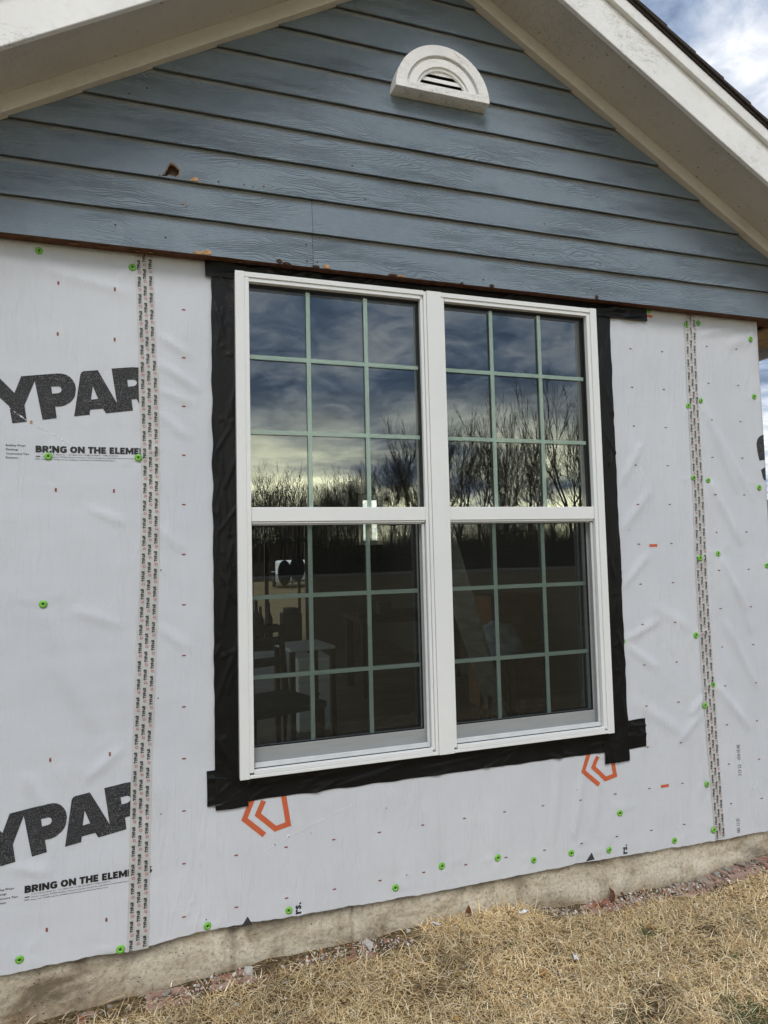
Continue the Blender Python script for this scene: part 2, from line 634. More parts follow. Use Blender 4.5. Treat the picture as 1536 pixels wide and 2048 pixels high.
def concrete_mat():
    m = NT('stained_concrete')
    v = m.coords()
    big = m.noise(m.coords(scale=(1.3, 1, 2.2)), 3.2, 10, 0.70, 0.6)
    c = m.ramp(big, [(0.34, (0.20, 0.160, 0.108)), (0.44, (0.45, 0.385, 0.285)), (0.54, (0.62, 0.555, 0.43)), (0.66, (0.76, 0.70, 0.575))])
    st = m.noise(m.coords(scale=(15, 1, 1.6)), 1.0, 5, 0.6)
    sx = m.n('ShaderNodeSeparateXYZ')
    m.l(v, sx.inputs[0])
    # rising soil stain along the foot, grey weathering under the wrap: both ragged
    foot = m.math('ADD', sx.outputs[2], m.math('MULTIPLY', m.noise(m.coords(scale=(6, 1, 3)), 1.0, 5), 0.16))
    c = m.mixc(m.math('MULTIPLY', m.rng(foot, -0.555, -0.625), 0.55), c, (0.30, 0.19, 0.095))
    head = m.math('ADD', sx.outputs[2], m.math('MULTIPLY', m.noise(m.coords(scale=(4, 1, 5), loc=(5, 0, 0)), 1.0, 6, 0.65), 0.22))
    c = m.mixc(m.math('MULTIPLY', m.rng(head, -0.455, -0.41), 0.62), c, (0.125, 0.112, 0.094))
    c = m.mixc(m.math('MULTIPLY', m.rng(st, 0.54, 0.74), 0.55), c, (0.12, 0.095, 0.07))
    # circular plaster smears
    sp = m.n('ShaderNodeTexVoronoi', feature='F1')
    m.l(m.coords(scale=(4.3, 1, 5.0), loc=(0.25, 0, 0.1)), sp.inputs['Vector'])
    sp.inputs['Scale'].default_value = 1.0
    rim = m.math('ADD', sp.outputs['Distance'], m.math('MULTIPLY', m.noise(v, 20, 4), 0.25))
    c = m.mixc(m.math('MULTIPLY', m.rng(rim, 0.36, 0.30), 0.35), c, (0.46, 0.43, 0.37))
    fine = m.noise(v, 70, 6, 0.7)
    c = m.mixc(m.math('MULTIPLY', m.rng(fine, 0.50, 0.70), 0.70), c, (0.15, 0.12, 0.09))
    pv = m.n('ShaderNodeTexVoronoi', feature='F1')
    m.l(v, pv.inputs['Vector'])
    pv.inputs['Scale'].default_value = 62
    pit = m.math('MULTIPLY', m.rng(pv.outputs['Distance'], 0.20, 0.10), m.rng(m.noise(v, 13, 2), 0.55, 0.62))
    c = m.mixc(m.math('MULTIPLY', pit, 0.8), c, (0.05, 0.04, 0.03))
    nb = m.bump(m.math('SUBTRACT', m.math('ADD', fine, big), pit), 0.7, 0.006)
    return m.done(c, 0.88, nb, spec=0.2)


M['concrete'] = concrete_mat()


def lawn_mat():
    m = NT('dry_lawn_soil')
    v = m.coords()
    a = m.noise(v, 3.0, 6, 0.65)
    b = m.noise(v, 55, 6, 0.7)
    c = m.ramp(b, [(0.30, (0.045, 0.030, 0.017)), (0.48, (0.12, 0.083, 0.045)), (0.62, (0.27, 0.20, 0.11)), (0.75, (0.40, 0.315, 0.18))])
    c = m.mixc(m.math('MULTIPLY', m.rng(a, 0.52, 0.72), 0.35), c, (0.10, 0.10, 0.045))
    # beyond the trodden strip by the wall the sward closes over the soil
    ln_ = m.n('ShaderNodeVectorMath', operation='LENGTH')
    m.l(m.coords(loc=(-0.9, 0.6, 0)), ln_.inputs[0])
    sw = m.ramp(b, [(0.32, (0.10, 0.073, 0.038)), (0.55, (0.19, 0.145, 0.08)), (0.72, (0.30, 0.235, 0.135))])
    c = m.mixc(m.rng(ln_.outputs['Value'], 2.2, 4.2), c, sw)
    nb = m.bump(b, 0.9, 0.02)
    return m.done(c, 0.95, nb, spec=0.1)


M['lawn'] = lawn_mat()


def attr_mat(name, rough=0.7, trans=0.0):
    m = NT(name)
    a = m.n('ShaderNodeAttribute', attribute_name='tint')
    m.done(a.outputs['Color'], rough, spec=0.2)
    return m.mat


M['blade'] = attr_mat('dry_grass_blade', 0.65)
M['rubble'] = attr_mat('mortar_rubble', 0.9)


def brick_mat():
    m = NT('red_brick')
    v = m.coords(per_object=True)
    n = m.noise(v, 24, 6, 0.65)
    c = m.ramp(n, [(0.3, (0.13, 0.045, 0.028)), (0.5, (0.23, 0.078, 0.046)), (0.7, (0.33, 0.15, 0.10))])
    mo = m.noise(v, 9, 6, 0.7)
    c = m.mixc(m.rng(mo, 0.36, 0.58), c, (0.36, 0.265, 0.215))
    return m.done(c, 0.92, m.bump(n, 0.9, 0.006), spec=0.15)


M['brick'] = brick_mat()
M['stone'] = simple('pale_grey_stone', (0.36, 0.33, 0.285), 0.92, 0.35, 22, 0.9, 60, per_object=True)
M['mortarwhite'] = simple('white_mortar_lump', (0.66, 0.63, 0.58), 0.95, 0.2, 40, 0.9, 90, per_object=True)
M['bark'] = simple('dark_bare_bark', (0.040, 0.031, 0.025), 0.95, 0.4, 6)
M['deadleaf'] = simple('dry_brown_leaf', (0.12, 0.045, 0.02), 0.8, 0.4, 30, 0.5, 60, per_object=True)
M['orangeleaf'] = simple('dry_orange_leaf', (0.52, 0.27, 0.07), 0.7, 0.3, 30, 0.4, 60, per_object=True)
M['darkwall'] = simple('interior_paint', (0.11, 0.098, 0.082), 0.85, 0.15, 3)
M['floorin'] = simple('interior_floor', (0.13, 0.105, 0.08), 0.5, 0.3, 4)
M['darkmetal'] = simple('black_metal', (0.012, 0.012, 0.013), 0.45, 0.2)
M['darkwood'] = simple('dark_stained_wood', (0.022, 0.015, 0.011), 0.6, 0.4, 12)
M['palewood'] = simple('pale_lumber', (0.80, 0.78, 0.78), 0.75, 0.2, 14, 0.4, 60)
M['whitebox'] = simple('white_laminate', (0.70, 0.71, 0.71), 0.5, 0.05)
M['bluecloth'] = simple('pale_blue_plastic', (0.68, 0.75, 0.92), 0.45, 0.2, 10, 0.5, 20)
M['seat'] = simple('slate_blue_seat', (0.035, 0.05, 0.075), 0.6, 0.2)
M['card'] = simple('brown_cardboard', (0.26, 0.125, 0.06), 0.85, 0.2, 9, 0.3, 40)
M['framein'] = simple('interior_white_trim', (0.62, 0.64, 0.62), 0.5, 0.05)
M['plywood'] = simple('tan_plywood_soffit', (0.42, 0.29, 0.17), 0.8, 0.2, 9, 0.4, 60)
M['trailerwhite'] = simple('white_trailer_paint', (0.80, 0.81, 0.82), 0.35, 0.04)
M['tread'] = simple('grey_tread_plate', (0.34, 0.35, 0.36), 0.45, 0.2, 40, 0.4, 120, metallic=0.6)
M['tyre'] = simple('black_rubber', (0.018, 0.018, 0.018), 0.85, 0.2)
M['gravel'] = simple('pale_gravel_road', (0.30, 0.28, 0.25), 0.95, 0.3, 3, 0.6, 30)
M['rooffar'] = simple('grey_far_roof', (0.14, 0.135, 0.135), 0.9, 0.3, 8)
M['wallfar'] = simple('pale_far_siding', (0.52, 0.53, 0.53), 0.8, 0.1, 8)
M['farwindow'] = simple('dark_far_window', (0.03, 0.035, 0.04), 0.1, 0.1)

# ------------------------------------------------------------------ measured layout (metres; window's lower left outer corner at x=0, z=0; +y into the house)
WRAP_Y = 0.045                        # face of the house wrap
SID_Y = -0.015                        # lip of the siding
SB, EXPO = 1.862, 0.1333              # lowest siding lip, exposure of a board
XA, SLOPE = 0.816, 0.587              # ridge line, rise over run
CORNER = 2.503
LEFT_CORNER = 2 * XA - CORNER
GROUND = -0.70

BASE = [(-4, -0.72), (-0.66, -0.70), (-0.30, -0.682), (-0.10, -0.660), (0.16, -0.655), (0.30, -0.648), (0.60, -0.650), (0.97, -0.646), (1.20, -0.672), (1.48, -0.70), (1.98, -0.706), (2.15, -0.685), (2.40, -0.668), (4, -0.68)]


def base_z(x):
    return float(np.interp(x, [p[0] for p in BASE], [p[1] for p in BASE]))


def ground_z(x, y):
    t = min(max((0.06 - y) / 0.45, 0), 1)
    t = t * t * (3 - 2 * t)
    z = base_z(x) * (1 - t) + (-0.705) * t
    if y > -6 and -4 < x < 8:
        k = min(1.0, (6 + y) / 3) if y < -3 else 1.0
        z += k * (0.016 * noise.noise((x * 3.1, y * 3.1, 0.3)) + 0.009 * noise.noise((x * 11, y * 11, 1.7)))
    return z


# ------------------------------------------------------------------ ground
def build_ground():
    def axis(dense0, dense1, step, far):
        a = list(np.arange(dense0, dense1 + 1e-6, step))
        d, p, q = step, dense0, dense1
        lo, hi = [], []
        while p > -far:
            d *= 1.35
            p -= d
            q += d
            lo.append(p)
            hi.append(q)
        return lo[::-1] + a + hi
    xs = axis(-1.2, 3.4, 0.035, 900)
    ys = axis(-1.6, 0.10, 0.035, 900)
    v = [(x, y, ground_z(x, y)) for y in ys for x in xs]
    nx = len(xs)
    f = [(j * nx + i, j * nx + i + 1, (j + 1) * nx + i + 1, (j + 1) * nx + i) for j in range(len(ys) - 1) for i in range(nx - 1)]
    o = mesh_obj('lawn', v, f, M['lawn'], None, True)
    tag(o, kind='structure')
    # gravel road across the field behind the photographer
    r = MB()
    n = 60
    vv, ff = [], []
    for i in range(n + 1):
        x = -150 + 300 * i / n
        yc = -42 + 2.0 * math.sin(x * 0.03)
        vv += [(x, yc - 2.6, -0.695), (x, yc + 2.6, -0.695)]
    ff = [(2 * i, 2 * i + 2, 2 * i + 3, 2 * i + 1) for i in range(n)]
    tag(mesh_obj('gravel_road', vv, ff, M['gravel']), kind='structure')


build_ground()

# ------------------------------------------------------------------ the house
house = empty('house', (XA, 0.05, -0.70))
tag(house, 'gabled house wing with blue grey siding over grey white house wrap around a twin window', 'house')

# --- wrap surface shape
FOLDS = [  # x0,z0,x1,z1,amplitude,width
    (2.19, 0.74, 2.34, 0.47, 0.0075, 0.020), (2.20, 0.44, 2.38, 0.10, 0.0065, 0.020), (2.14, 1.46, 2.33, 1.02, 0.0080, 0.024),
    (2.22, 1.32, 2.42, 0.98, 0.0050, 0.018), (2.16, 1.08, 2.33, 0.78, 0.0075, 0.022), (2.13, 0.15, 2.33, -0.08, 0.0065, 0.022),
    (2.19, 0.70, 2.27, 0.30, 0.0045, 0.016), (2.26, 0.62, 2.36, 0.36, 0.0060, 0.016), (2.14, 0.60, 2.22, 0.22, -0.0050, 0.020),
    (1.66, 1.05, 1.80, 1.25, 0.0040, 0.020), (1.66, 0.85, 1.84, 1.05, 0.0040, 0.022), (1.65, 0.60, 1.80, 0.75, 0.0042, 0.020),
    (1.65, 0.37, 1.85, 0.46, 0.0045, 0.018), (1.65, 0.36, 1.82, 0.24, 0.0045, 0.018), (1.67, 0.12, 1.95, -0.06, 0.0040, 0.03),
    (1.98, 0.02, 2.06, 0.10, 0.0055, 0.018), (1.90, -0.10, 2.06, 0.04, 0.0040, 0.02), (2.02, 0.40, 1.80, 0.52, 0.0030, 0.03),
    (1.42, -0.12, 1.36, -0.42, 0.0045, 0.018), (1.30, -0.10, 1.26, -0.40, 0.0035, 0.018), (1.50, -0.13, 1.46, -0.40, 0.0035, 0.02),
    (0.77, -0.43, 0.70, -0.18, 0.0035, 0.02), (1.00, -0.44, 0.98, -0.20, 0.0030, 0.02), (0.57, -0.48, 0.52, -0.25, 0.0030, 0.02),
    (-0.27, 1.58, -0.15, 1.50, 0.0045, 0.014), (-0.27, 1.48, -0.12, 1.38, 0.0050, 0.015), (-0.27, 1.38, -0.14, 1.33, 0.0040, 0.013),
    (-0.27, 1.30, -0.16, 1.20, 0.0040, 0.016), (-0.28, 0.90, -0.18, 0.80, 0.0035, 0.018), (-0.28, 0.55, -0.16, 0.46, 0.0035, 0.018),
    (-0.37, 0.90, -0.50, 0.96, 0.0035, 0.016), (-0.37, 0.55, -0.55, 0.62, 0.0030, 0.02), (-0.38, 0.15, -0.50, 0.05, 0.0040, 0.018),
    (-0.62, 0.62, -0.50, 0.30, 0.0030, 0.03), (-0.60, 0.45, -0.45, 0.20, 0.0030, 0.03), (-0.68, 0.10, -0.60, -0.05, 0.0045, 0.022),
    (-0.72, -0.19, -0.60, -0.23, 0.0040, 0.016), (-0.30, 0.10, -0.20, -0.20, 0.0030, 0.02), (-0.10, -0.12, -0.05, -0.40, 0.0028, 0.02),
    (-0.65, 1.78, -0.36, 1.72, 0.0030, 0.02), (2.30, 1.72, 2.48, 1.80, 0.0040, 0.03), (2.10, 1.76, 2.42, 1.84, 0.0045, 0.022),
]


FAST = [(-0.6494, 1.8362), (-0.3522, 1.8121), (-0.6171, 1.1317), (-0.3329, 1.1328), (-0.6289, 0.639), (-0.6886, -0.48), (-0.3908, -0.5091), (-0.1111, -0.4871), (0.1699, -0.4869), (0.5739, -0.479), (0.7654, -0.4317), (1.0044, -0.4381), (1.1655, -0.4739), (1.3415, -0.4742), (1.5265, -0.4913), (1.8622, -0.5037), (2.0747, -0.4883), (1.5869, -0.3475), (2.0545, -0.2865), (1.5523, -0.0949), (1.864, 1.8607), (2.0738, 1.8131), (2.1447, 1.8263), (2.0609, 1.4281), (2.1351, 1.4552), (2.4527, 1.7735), (2.4568, 1.4906), (2.0681, 1.0918), (2.1541, 1.0811), (2.4582, 1.0507), (2.0785, 0.7227), (2.1866, 0.7408), (2.4734, 0.677), (2.036, 0.3749), (2.1174, 0.1465), (2.0633, 0.0595), (1.6412, 0.3731)]
_fr = random.Random(77)
for _x, _z in FAST:                     # short puckers drawn into the sheet by each cap
    for _k in range(3):
        _a = _fr.uniform(0, 2 * math.pi)
        _l = _fr.uniform(0.045, 0.10)
        FOLDS.append((_x + math.cos(_a) * 0.012, _z + math.sin(_a) * 0.012, _x + math.cos(_a) * _l, _z + math.sin(_a) * _l, _fr.uniform(0.0012, 0.0026), 0.011))


def wrap_off(x, z):
    d = 0.0022 * noise.noise((x * 2.3, z * 2.3, 5.0)) + 0.0011 * noise.noise((x * 7.0, z * 7.0, 2.0))
    d += 0.0019 * noise.noise((x * 19.0, z * 2.4, 8.0)) * (1 if x > -0.27 else 0.3)
    d += 0.0010 * noise.noise((x * 2.2, z * 15.0, 9.0)) * (1 if x < -0.27 else 0.2)
    for x0, z0, x1, z1, a, w in FOLDS:
        dx, dz = x1 - x0, z1 - z0
        L2 = dx * dx + dz * dz
        t = ((x - x0) * dx + (z - z0) * dz) / L2
        if t < -0.15 or t > 1.15:
            continue
        L = math.sqrt(L2)
        w = w * 0.82
        q = abs((x - x0) * dz - (z - z0) * dx) / L
        if q > 3.2 * w:
            continue
        fade = max(0.0, 1 - abs(2 * t - 1) ** 3 * 0.92)
        d += 1.35 * a * math.exp(-(q / w) ** 2) * fade
    return d


def wrap_y(x, z, lift=0.0):
    return WRAP_Y - 0.004 - wrap_off(x, z) - lift


BOT = [(-0.90, -0.518), (-0.745, -0.519), (-0.63, -0.517), (-0.45, -0.514), (-0.37, -0.522), (-0.136, -0.502), (0.139, -0.509), (0.397, -0.516), (0.715, -0.524), (1.01, -0.523), (1.36, -0.522), (1.74, -0.531), (2.14, -0.540), (2.40, -0.541), (2.6, -0.54)]


def wrap_bottom(x):
    z = float(np.interp(x, [p[0] for p in BOT], [p[1] for p in BOT]))
    return z + 0.0045 * noise.noise((x * 9, 0, 3)) + 0.003 * noise.noise((x * 37, 0, 4))


def build_wrap():
    st = 0.0125
    xs = list(np.arange(LEFT_CORNER, CORNER + 1e-6, (CORNER - LEFT_CORNER) / round((CORNER - LEFT_CORNER) / st)))
    nz_ = 192
    v, idx = [], {}
    xs_all = [(LEFT_CORNER, 0.6), (LEFT_CORNER, 0.06)] + [(x, None) for x in xs] + [(CORNER + 0.003, 0.06), (CORNER + 0.003, 0.6)]
    for i, (x, yy) in enumerate(xs_all):
        zb = wrap_bottom(x)
        for j in range(nz_ + 1):
            z = zb + (1.95 - zb) * j / nz_
            y = wrap_y(x, z) if yy is None else yy
            idx[i, j] = len(v)
            v.append((x, y, z))
    f = []
    for i in range(len(xs_all) - 1):
        for j in range(nz_):
            cx = 0.5 * (xs_all[i][0] + xs_all[i + 1][0])
            cz = v[idx[i, j]][2]
            if 0.03 < cx < 1.52 and 0.03 < cz < 1.79:
                continue
            f.append((idx[i, j], idx[i + 1, j], idx[i + 1, j + 1], idx[i, j + 1]))
    return mesh_obj('house_wrap', v, f, M['wrap'], house, True)


wrap = build_wrap()


def poly_mesh(outer, holes=()):
    """triangulated x,z polygon with holes -> verts (x,z), faces facing -y"""
    loops = [[Vector((x, z, 0)) for x, z in outer]] + [[Vector((x, z, 0)) for x, z in h] for h in holes]
    tris = tessellate_polygon(loops)
    pts = [(p.x, p.y) for lp in loops for p in lp]
    out = []
    for a, b, c in tris:
        (ax, az), (bx, bz), (cx, cz) = pts[a], pts[b], pts[c]
        if (bx - ax) * (cz - az) - (bz - az) * (cx - ax) < 0:
            a, b, c = a, c, b
        out.append((a, b, c))
    return pts, out


def conform(name, pts, faces, mat, parent, lift, cut=0.02, clip=None):
    """lay flat print on the wrap: slice it on a grid and push every vertex onto the wrap's surface"""
    bm = bmesh.new()
    vs_ = [bm.verts.new((x, 0, z)) for x, z in pts]
    for f in faces:
        try:
            bm.faces.new([vs_[i] for i in f])
        except ValueError:
            pass
    xs = [p[0] for p in pts]
    zs = [p[1] for p in pts]
    if cut:
        for ax, lo, hi in ((0, min(xs), max(xs)), (2, min(zs), max(zs))):
            t = math.floor(lo / cut) * cut + cut
            while t < hi:
                co = Vector((t, 0, 0)) if ax == 0 else Vector((0, 0, t))
                no = Vector((1, 0, 0)) if ax == 0 else Vector((0, 0, 1))
                bmesh.ops.bisect_plane(bm, geom=bm.verts[:] + bm.edges[:] + bm.faces[:], plane_co=co, plane_no=no)
                t += cut
    if clip:
        for co, no in clip:
            bmesh.ops.bisect_plane(bm, geom=bm.verts[:] + bm.edges[:] + bm.faces[:], plane_co=co, plane_no=no, clear_outer=True)
    for vv in bm.verts:
        vv.co.y = wrap_y(vv.co.x, vv.co.z, lift)
    return bm_obj(name, bm, mat, parent)


# big printed letters, one object each
LET = {
    'Y': ([(-0.7927, 1.4185), (-0.7736, 1.3998), (-0.7202, 1.3424), (-0.7005, 1.3996), (-0.6579, 1.4058), (-0.66, 1.3866), (-0.6901, 1.3028), (-0.6825, 1.2475), (-0.7253, 1.2397), (-0.7353, 1.297), (-0.8045, 1.3638)], None),
    'P': ([(-0.6579, 1.4058), (-0.5897, 1.4159), (-0.575, 1.4155), (-0.5631, 1.4127), (-0.552, 1.406), (-0.5429, 1.3953), (-0.536, 1.382), (-0.5334, 1.366), (-0.536, 1.3416), (-0.5410, 1.331), (-0.5493, 1.3205), (-0.5692, 1.3066), (-0.583, 1.303), (-0.5973, 1.3023), (-0.5921, 1.2631), (-0.6353, 1.2552), (-0.66, 1.3866)],
          [(-0.6099, 1.3692), (-0.5878, 1.3723), (-0.5802, 1.3682), (-0.5778, 1.3598), (-0.5801, 1.3523), (-0.5867, 1.3486), (-0.6065, 1.3454)]),
    'A': ([(-0.5195, 1.4173), (-0.5168, 1.4231), (-0.511, 1.4283), (-0.4644, 1.435), (-0.3995, 1.3167), (-0.3992, 1.2918), (-0.4379, 1.2856), (-0.4476, 1.3017), (-0.4886, 1.2961), (-0.4902, 1.2785), (-0.5384, 1.2709)],
          [(-0.4803, 1.3783), (-0.4631, 1.3348), (-0.4859, 1.331)]),
    'R': ([(-0.4202, 1.4431), (-0.3536, 1.4524), (-0.3288, 1.4528), (-0.3074, 1.4457), (-0.2949, 1.4233), (-0.295, 1.3925), (-0.3039, 1.3689), (-0.3218, 1.3526), (-0.2933, 1.304), (-0.3183, 1.2983), (-0.3388, 1.341), (-0.3554, 1.3386), (-0.3509, 1.2996), (-0.3988, 1.2918)],
          [(-0.3695, 1.4066), (-0.3483, 1.4094), (-0.3402, 1.4053), (-0.3374, 1.3977), (-0.3409, 1.3899), (-0.3484, 1.3856), (-0.366, 1.3827)]),
}
SEAM = [(Vector((-0.285, 0, 0)), Vector((1, 0, 0)))]
for dx, dz in ((0, 0), (-0.0210, -1.4235)):
    for ch, (ou, ho) in LET.items():
        sh = lambda q: [(x + dx, z + dz) for x, z in q]
        pts, fc = poly_mesh(sh(ou), [sh(ho)] if ho else [])
        conform('printed_letter', pts, fc, M['ink'], wrap, 0.0014, 0.0125, SEAM + [(Vector((LEFT_CORNER + 0.004, 0, 0)), Vector((-1, 0, 0)))])


def text_faces(body, size, bold=0.0, res=2, spacing=1.0):
    cu = bpy.data.curves.new('lettering', 'FONT')
    cu.body = body
    cu.size = size
    cu.offset = bold
    cu.resolution_u = res
    cu.space_character = spacing
    o = bpy.data.objects.new('lettering', cu)
    COL.objects.link(o)
    dg = bpy.context.evaluated_depsgraph_get()
    me = bpy.data.meshes.new_from_object(o.evaluated_get(dg))
    pts = [(v.co.x, v.co.y) for v in me.vertices]
    fc = []
    for p in me.polygons:
        fs = list(p.vertices)
        if p.normal.z < 0:
            fs.reverse()
        fc.append(tuple(fs))
    bpy.data.objects.remove(o)
    bpy.data.meshes.remove(me)
    bpy.data.curves.remove(cu)
    return pts, fc


GLYPH = {   # heavy capitals as centre lines in a box one unit high: width, strokes
    'B': (0.78, [[(0.17, 0.0), (0.17, 1.0)], [(0.17, 0.88), (0.46, 0.88), (0.58, 0.80), (0.58, 0.66), (0.46, 0.55), (0.17, 0.55)], [(0.17, 0.48), (0.50, 0.48), (0.63, 0.40), (0.63, 0.22), (0.50, 0.12), (0.17, 0.12)]]),
    'R': (0.80, [[(0.17, 0.0), (0.17, 1.0)], [(0.17, 0.88), (0.48, 0.88), (0.62, 0.78), (0.62, 0.58), (0.48, 0.47), (0.17, 0.47)], [(0.40, 0.47), (0.68, 0.0)]]),
    'I': (0.36, [[(0.18, 0.0), (0.18, 1.0)]]),
    'N': (0.88, [[(0.16, 0.0), (0.16, 1.0)], [(0.16, 0.92), (0.72, 0.08)], [(0.72, 0.0), (0.72, 1.0)]]),
    'G': (0.86, [[(0.76, 0.78), (0.60, 0.88), (0.38, 0.88), (0.20, 0.72), (0.20, 0.28), (0.38, 0.12), (0.60, 0.12), (0.72, 0.20), (0.72, 0.46), (0.48, 0.46)]]),
    'O': (0.94, [[(0.47, 0.88), (0.30, 0.82), (0.18, 0.62), (0.18, 0.38), (0.30, 0.18), (0.47, 0.12), (0.64, 0.18), (0.76, 0.38), (0.76, 0.62), (0.64, 0.82), (0.47, 0.88)]]),
    'T': (0.72, [[(0.02, 0.88), (0.70, 0.88)], [(0.36, 0.0), (0.36, 0.9)]]),
    'H': (0.86, [[(0.16, 0.0), (0.16, 1.0)], [(0.16, 0.5), (0.70, 0.5)], [(0.70, 0.0), (0.70, 1.0)]]),
    'E': (0.68, [[(0.17, 0.0), (0.17, 1.0)], [(0.17, 0.88), (0.62, 0.88)], [(0.17, 0.5), (0.57, 0.5)], [(0.17, 0.12), (0.63, 0.12)]]),
    'L': (0.62, [[(0.17, 0.0), (0.17, 1.0)], [(0.17, 0.12), (0.60, 0.12)]]),
    'M': (1.06, [[(0.16, 0.0), (0.16, 1.0)], [(0.18, 0.95), (0.53, 0.25), (0.88, 0.95)], [(0.90, 0.0), (0.90, 1.0)]]),
    'S': (0.72, [[(0.62, 0.82), (0.46, 0.89), (0.24, 0.86), (0.18, 0.70), (0.30, 0.56), (0.50, 0.46), (0.58, 0.30), (0.48, 0.14), (0.26, 0.11), (0.08, 0.19)]]),
    'Y': (0.80, [[(0.08, 1.0), (0.40, 0.45), (0.72, 1.0)], [(0.40, 0.0), (0.40, 0.5)]]),
    'P': (0.76, [[(0.17, 0.0), (0.17, 1.0)], [(0.17, 0.88), (0.46, 0.88), (0.60, 0.76), (0.60, 0.56), (0.46, 0.44), (0.17, 0.44)]]),
    'A': (0.86, [[(0.08, 0.0), (0.43, 0.95), (0.78, 0.0)], [(0.22, 0.26), (0.64, 0.26)]]),
    ' ': (0.34, []),
}


def block_text(body, x0, x1, zb, zt, w=0.25):
    P, F, cx = [], [], 0.0
    for ch in body:
        wd, st = GLYPH[ch]
        for path in st:
            p, f = stroke(path, w)
            b = len(P)
            P += [(cx + a, min(1.0, max(0.0, z))) for a, z in p]
            F += [tuple(b + i for i in q) for q in f]
        cx += wd
    k = (x1 - x0) / cx
    return [(x0 + a * k, zb + z * (zt - zb)) for a, z in P], F


def stroke(path, w):
    """mitred ribbon along a polyline"""
    P, F = [], []
    n = len(path)
    for i, (x, z) in enumerate(path):
        d0 = Vector(path[i]) - Vector(path[i - 1]) if i else Vector(path[1]) - Vector(path[0])
        d1 = Vector(path[i + 1]) - Vector(path[i]) if i < n - 1 else d0
        d0 = d0.normalized()
        d1 = d1.normalized()
        nn = Vector((-d0.y, d0.x)) + Vector((-d1.y, d1.x))
        nn.normalize()
        k = w / 2 / max(0.5, nn.dot(Vector((-d0.y, d0.x))))
        P += [(x + nn.x * k, z + nn.y * k), (x - nn.x * k, z - nn.y * k)]
    for i in range(n - 1):
        F.append((2 * i, 2 * i + 1, 2 * i + 3, 2 * i + 2))
    return P, F


def fit_text(body, x0, x1, zb, zt, bold=0.0, res=2):
    """lettering stretched to the measured box"""
    p, f = text_faces(body, 1.0, bold, res)
    ax, bx = min(q[0] for q in p), max(q[0] for q in p)
    az, bz = min(q[1] for q in p), max(q[1] for q in p)
    return [(x0 + (q[0] - ax) / (bx - ax) * (x1 - x0), zb + (q[1] - az) / (bz - az) * (zt - zb)) for q in p], f


def lines_text(rows):
    P, F = [], []
    for body, x0, x1, zb, zt, bold in rows:
        p, f = fit_text(body, x0, x1, zb, zt, bold, 1)
        b = len(P)
        P += p
        F += [tuple(b + i for i in q) for q in f]
    return P, F


LEFTCLIP = [(Vector((LEFT_CORNER + 0.004, 0, 0)), Vector((-1, 0, 0)))]
for dx, dz in ((0, 0), (-0.0210, -1.4235)):
    p, f = block_text('BRING ON THE ELEMENTS', -0.6565 + dx, -0.270 + dx, 1.1445 + dz, 1.1672 + dz, 0.27)
    conform('printed_slogan', p, f, M['inksolid'], wrap, 0.0010, 0, SEAM)['kind'] = 'stuff'
    h = 0.0088
    p, f = lines_text([('Building Wraps', -0.7435 + dx, -0.686 + dx, 1.1610 + dz, 1.1610 + h + dz, 0.010), ('Flashings', -0.7435 + dx, -0.707 + dx, 1.1472 + dz, 1.1472 + h + dz, 0.010),
                       ('Construction Tape', -0.7435 + dx, -0.675 + dx, 1.1334 + dz, 1.1334 + h + dz, 0.010), ('Fasteners', -0.7435 + dx, -0.708 + dx, 1.1222 + dz, 1.1222 + 0.007 + dz, 0.010)])
    conform('printed_product_list', p, f, M['inksolid'], wrap, 0.0010, 0)['kind'] = 'stuff'
    h = 0.0055
    p, f = lines_text([('\u00a9 2017, Berry Global, Inc. \u2022 ICC #ESR-1404 \u2022 CCMC #12884-R \u2022 CCMC #12892-R.', -0.637 + dx, -0.399 + dx, 1.1350 + dz, 1.1350 + h + dz, 0.004),
                       ('Use the complete TYPAR Weather Protection System and get the only lifetime limited warranty in', -0.637 + dx, -0.343 + dx, 1.1265 + dz, 1.1265 + h + dz, 0.004),
                       ('Please visit TYPAR.com for installation instructions and warranty information.', -0.637 + dx, -0.4077 + dx, 1.1180 + dz, 1.1180 + h + dz, 0.004)])
    b = len(p)
    p += [(-0.655 + dx, 1.1300 + dz), (-0.641 + dx, 1.1300 + dz), (-0.641 + dx, 1.1328 + dz), (-0.655 + dx, 1.1328 + dz)]
    f.append((b, b + 1, b + 2, b + 3))
    q, g = fit_text('DuPro', -0.655 + dx, -0.641 + dx, 1.1200 + dz, 1.1262 + dz, 0.004, 1)
    g = [tuple(len(p) + i for i in t) for t in g]
    p += q
    f += g
    conform('printed_small_print', p, f, M['inksolid'], wrap, 0.0010, 0)['kind'] = 'stuff'


def join2(*pf):
    P, F = [], []
    for p, f in pf:
        b = len(P)
        P += p
        F += [tuple(b + i for i in q) for q in f]
    return P, F


for pts in ([(0.0457 + 0.004, -0.075), (0.0176, -0.1478), (0.0869, -0.2122), (0.0856, -0.0935), (0.0643, -0.1382), (0.1261, -0.1963), (0.1728, -0.1867), (0.1560, -0.0750)],
            [(1.4467 + 0.004, -0.075), (1.4147, -0.1527), (1.4886, -0.2167), (1.4887, -0.1001), (1.4652, -0.1427), (1.5246, -0.1986), (1.5724, -0.1883), (1.5548, -0.0900)]):
    p, f = join2(stroke(pts[:3], 0.0185), stroke(pts[3:], 0.0185))
    conform('printed_emblem', p, f, M['orange'], wrap, 0.0011, 0.02)

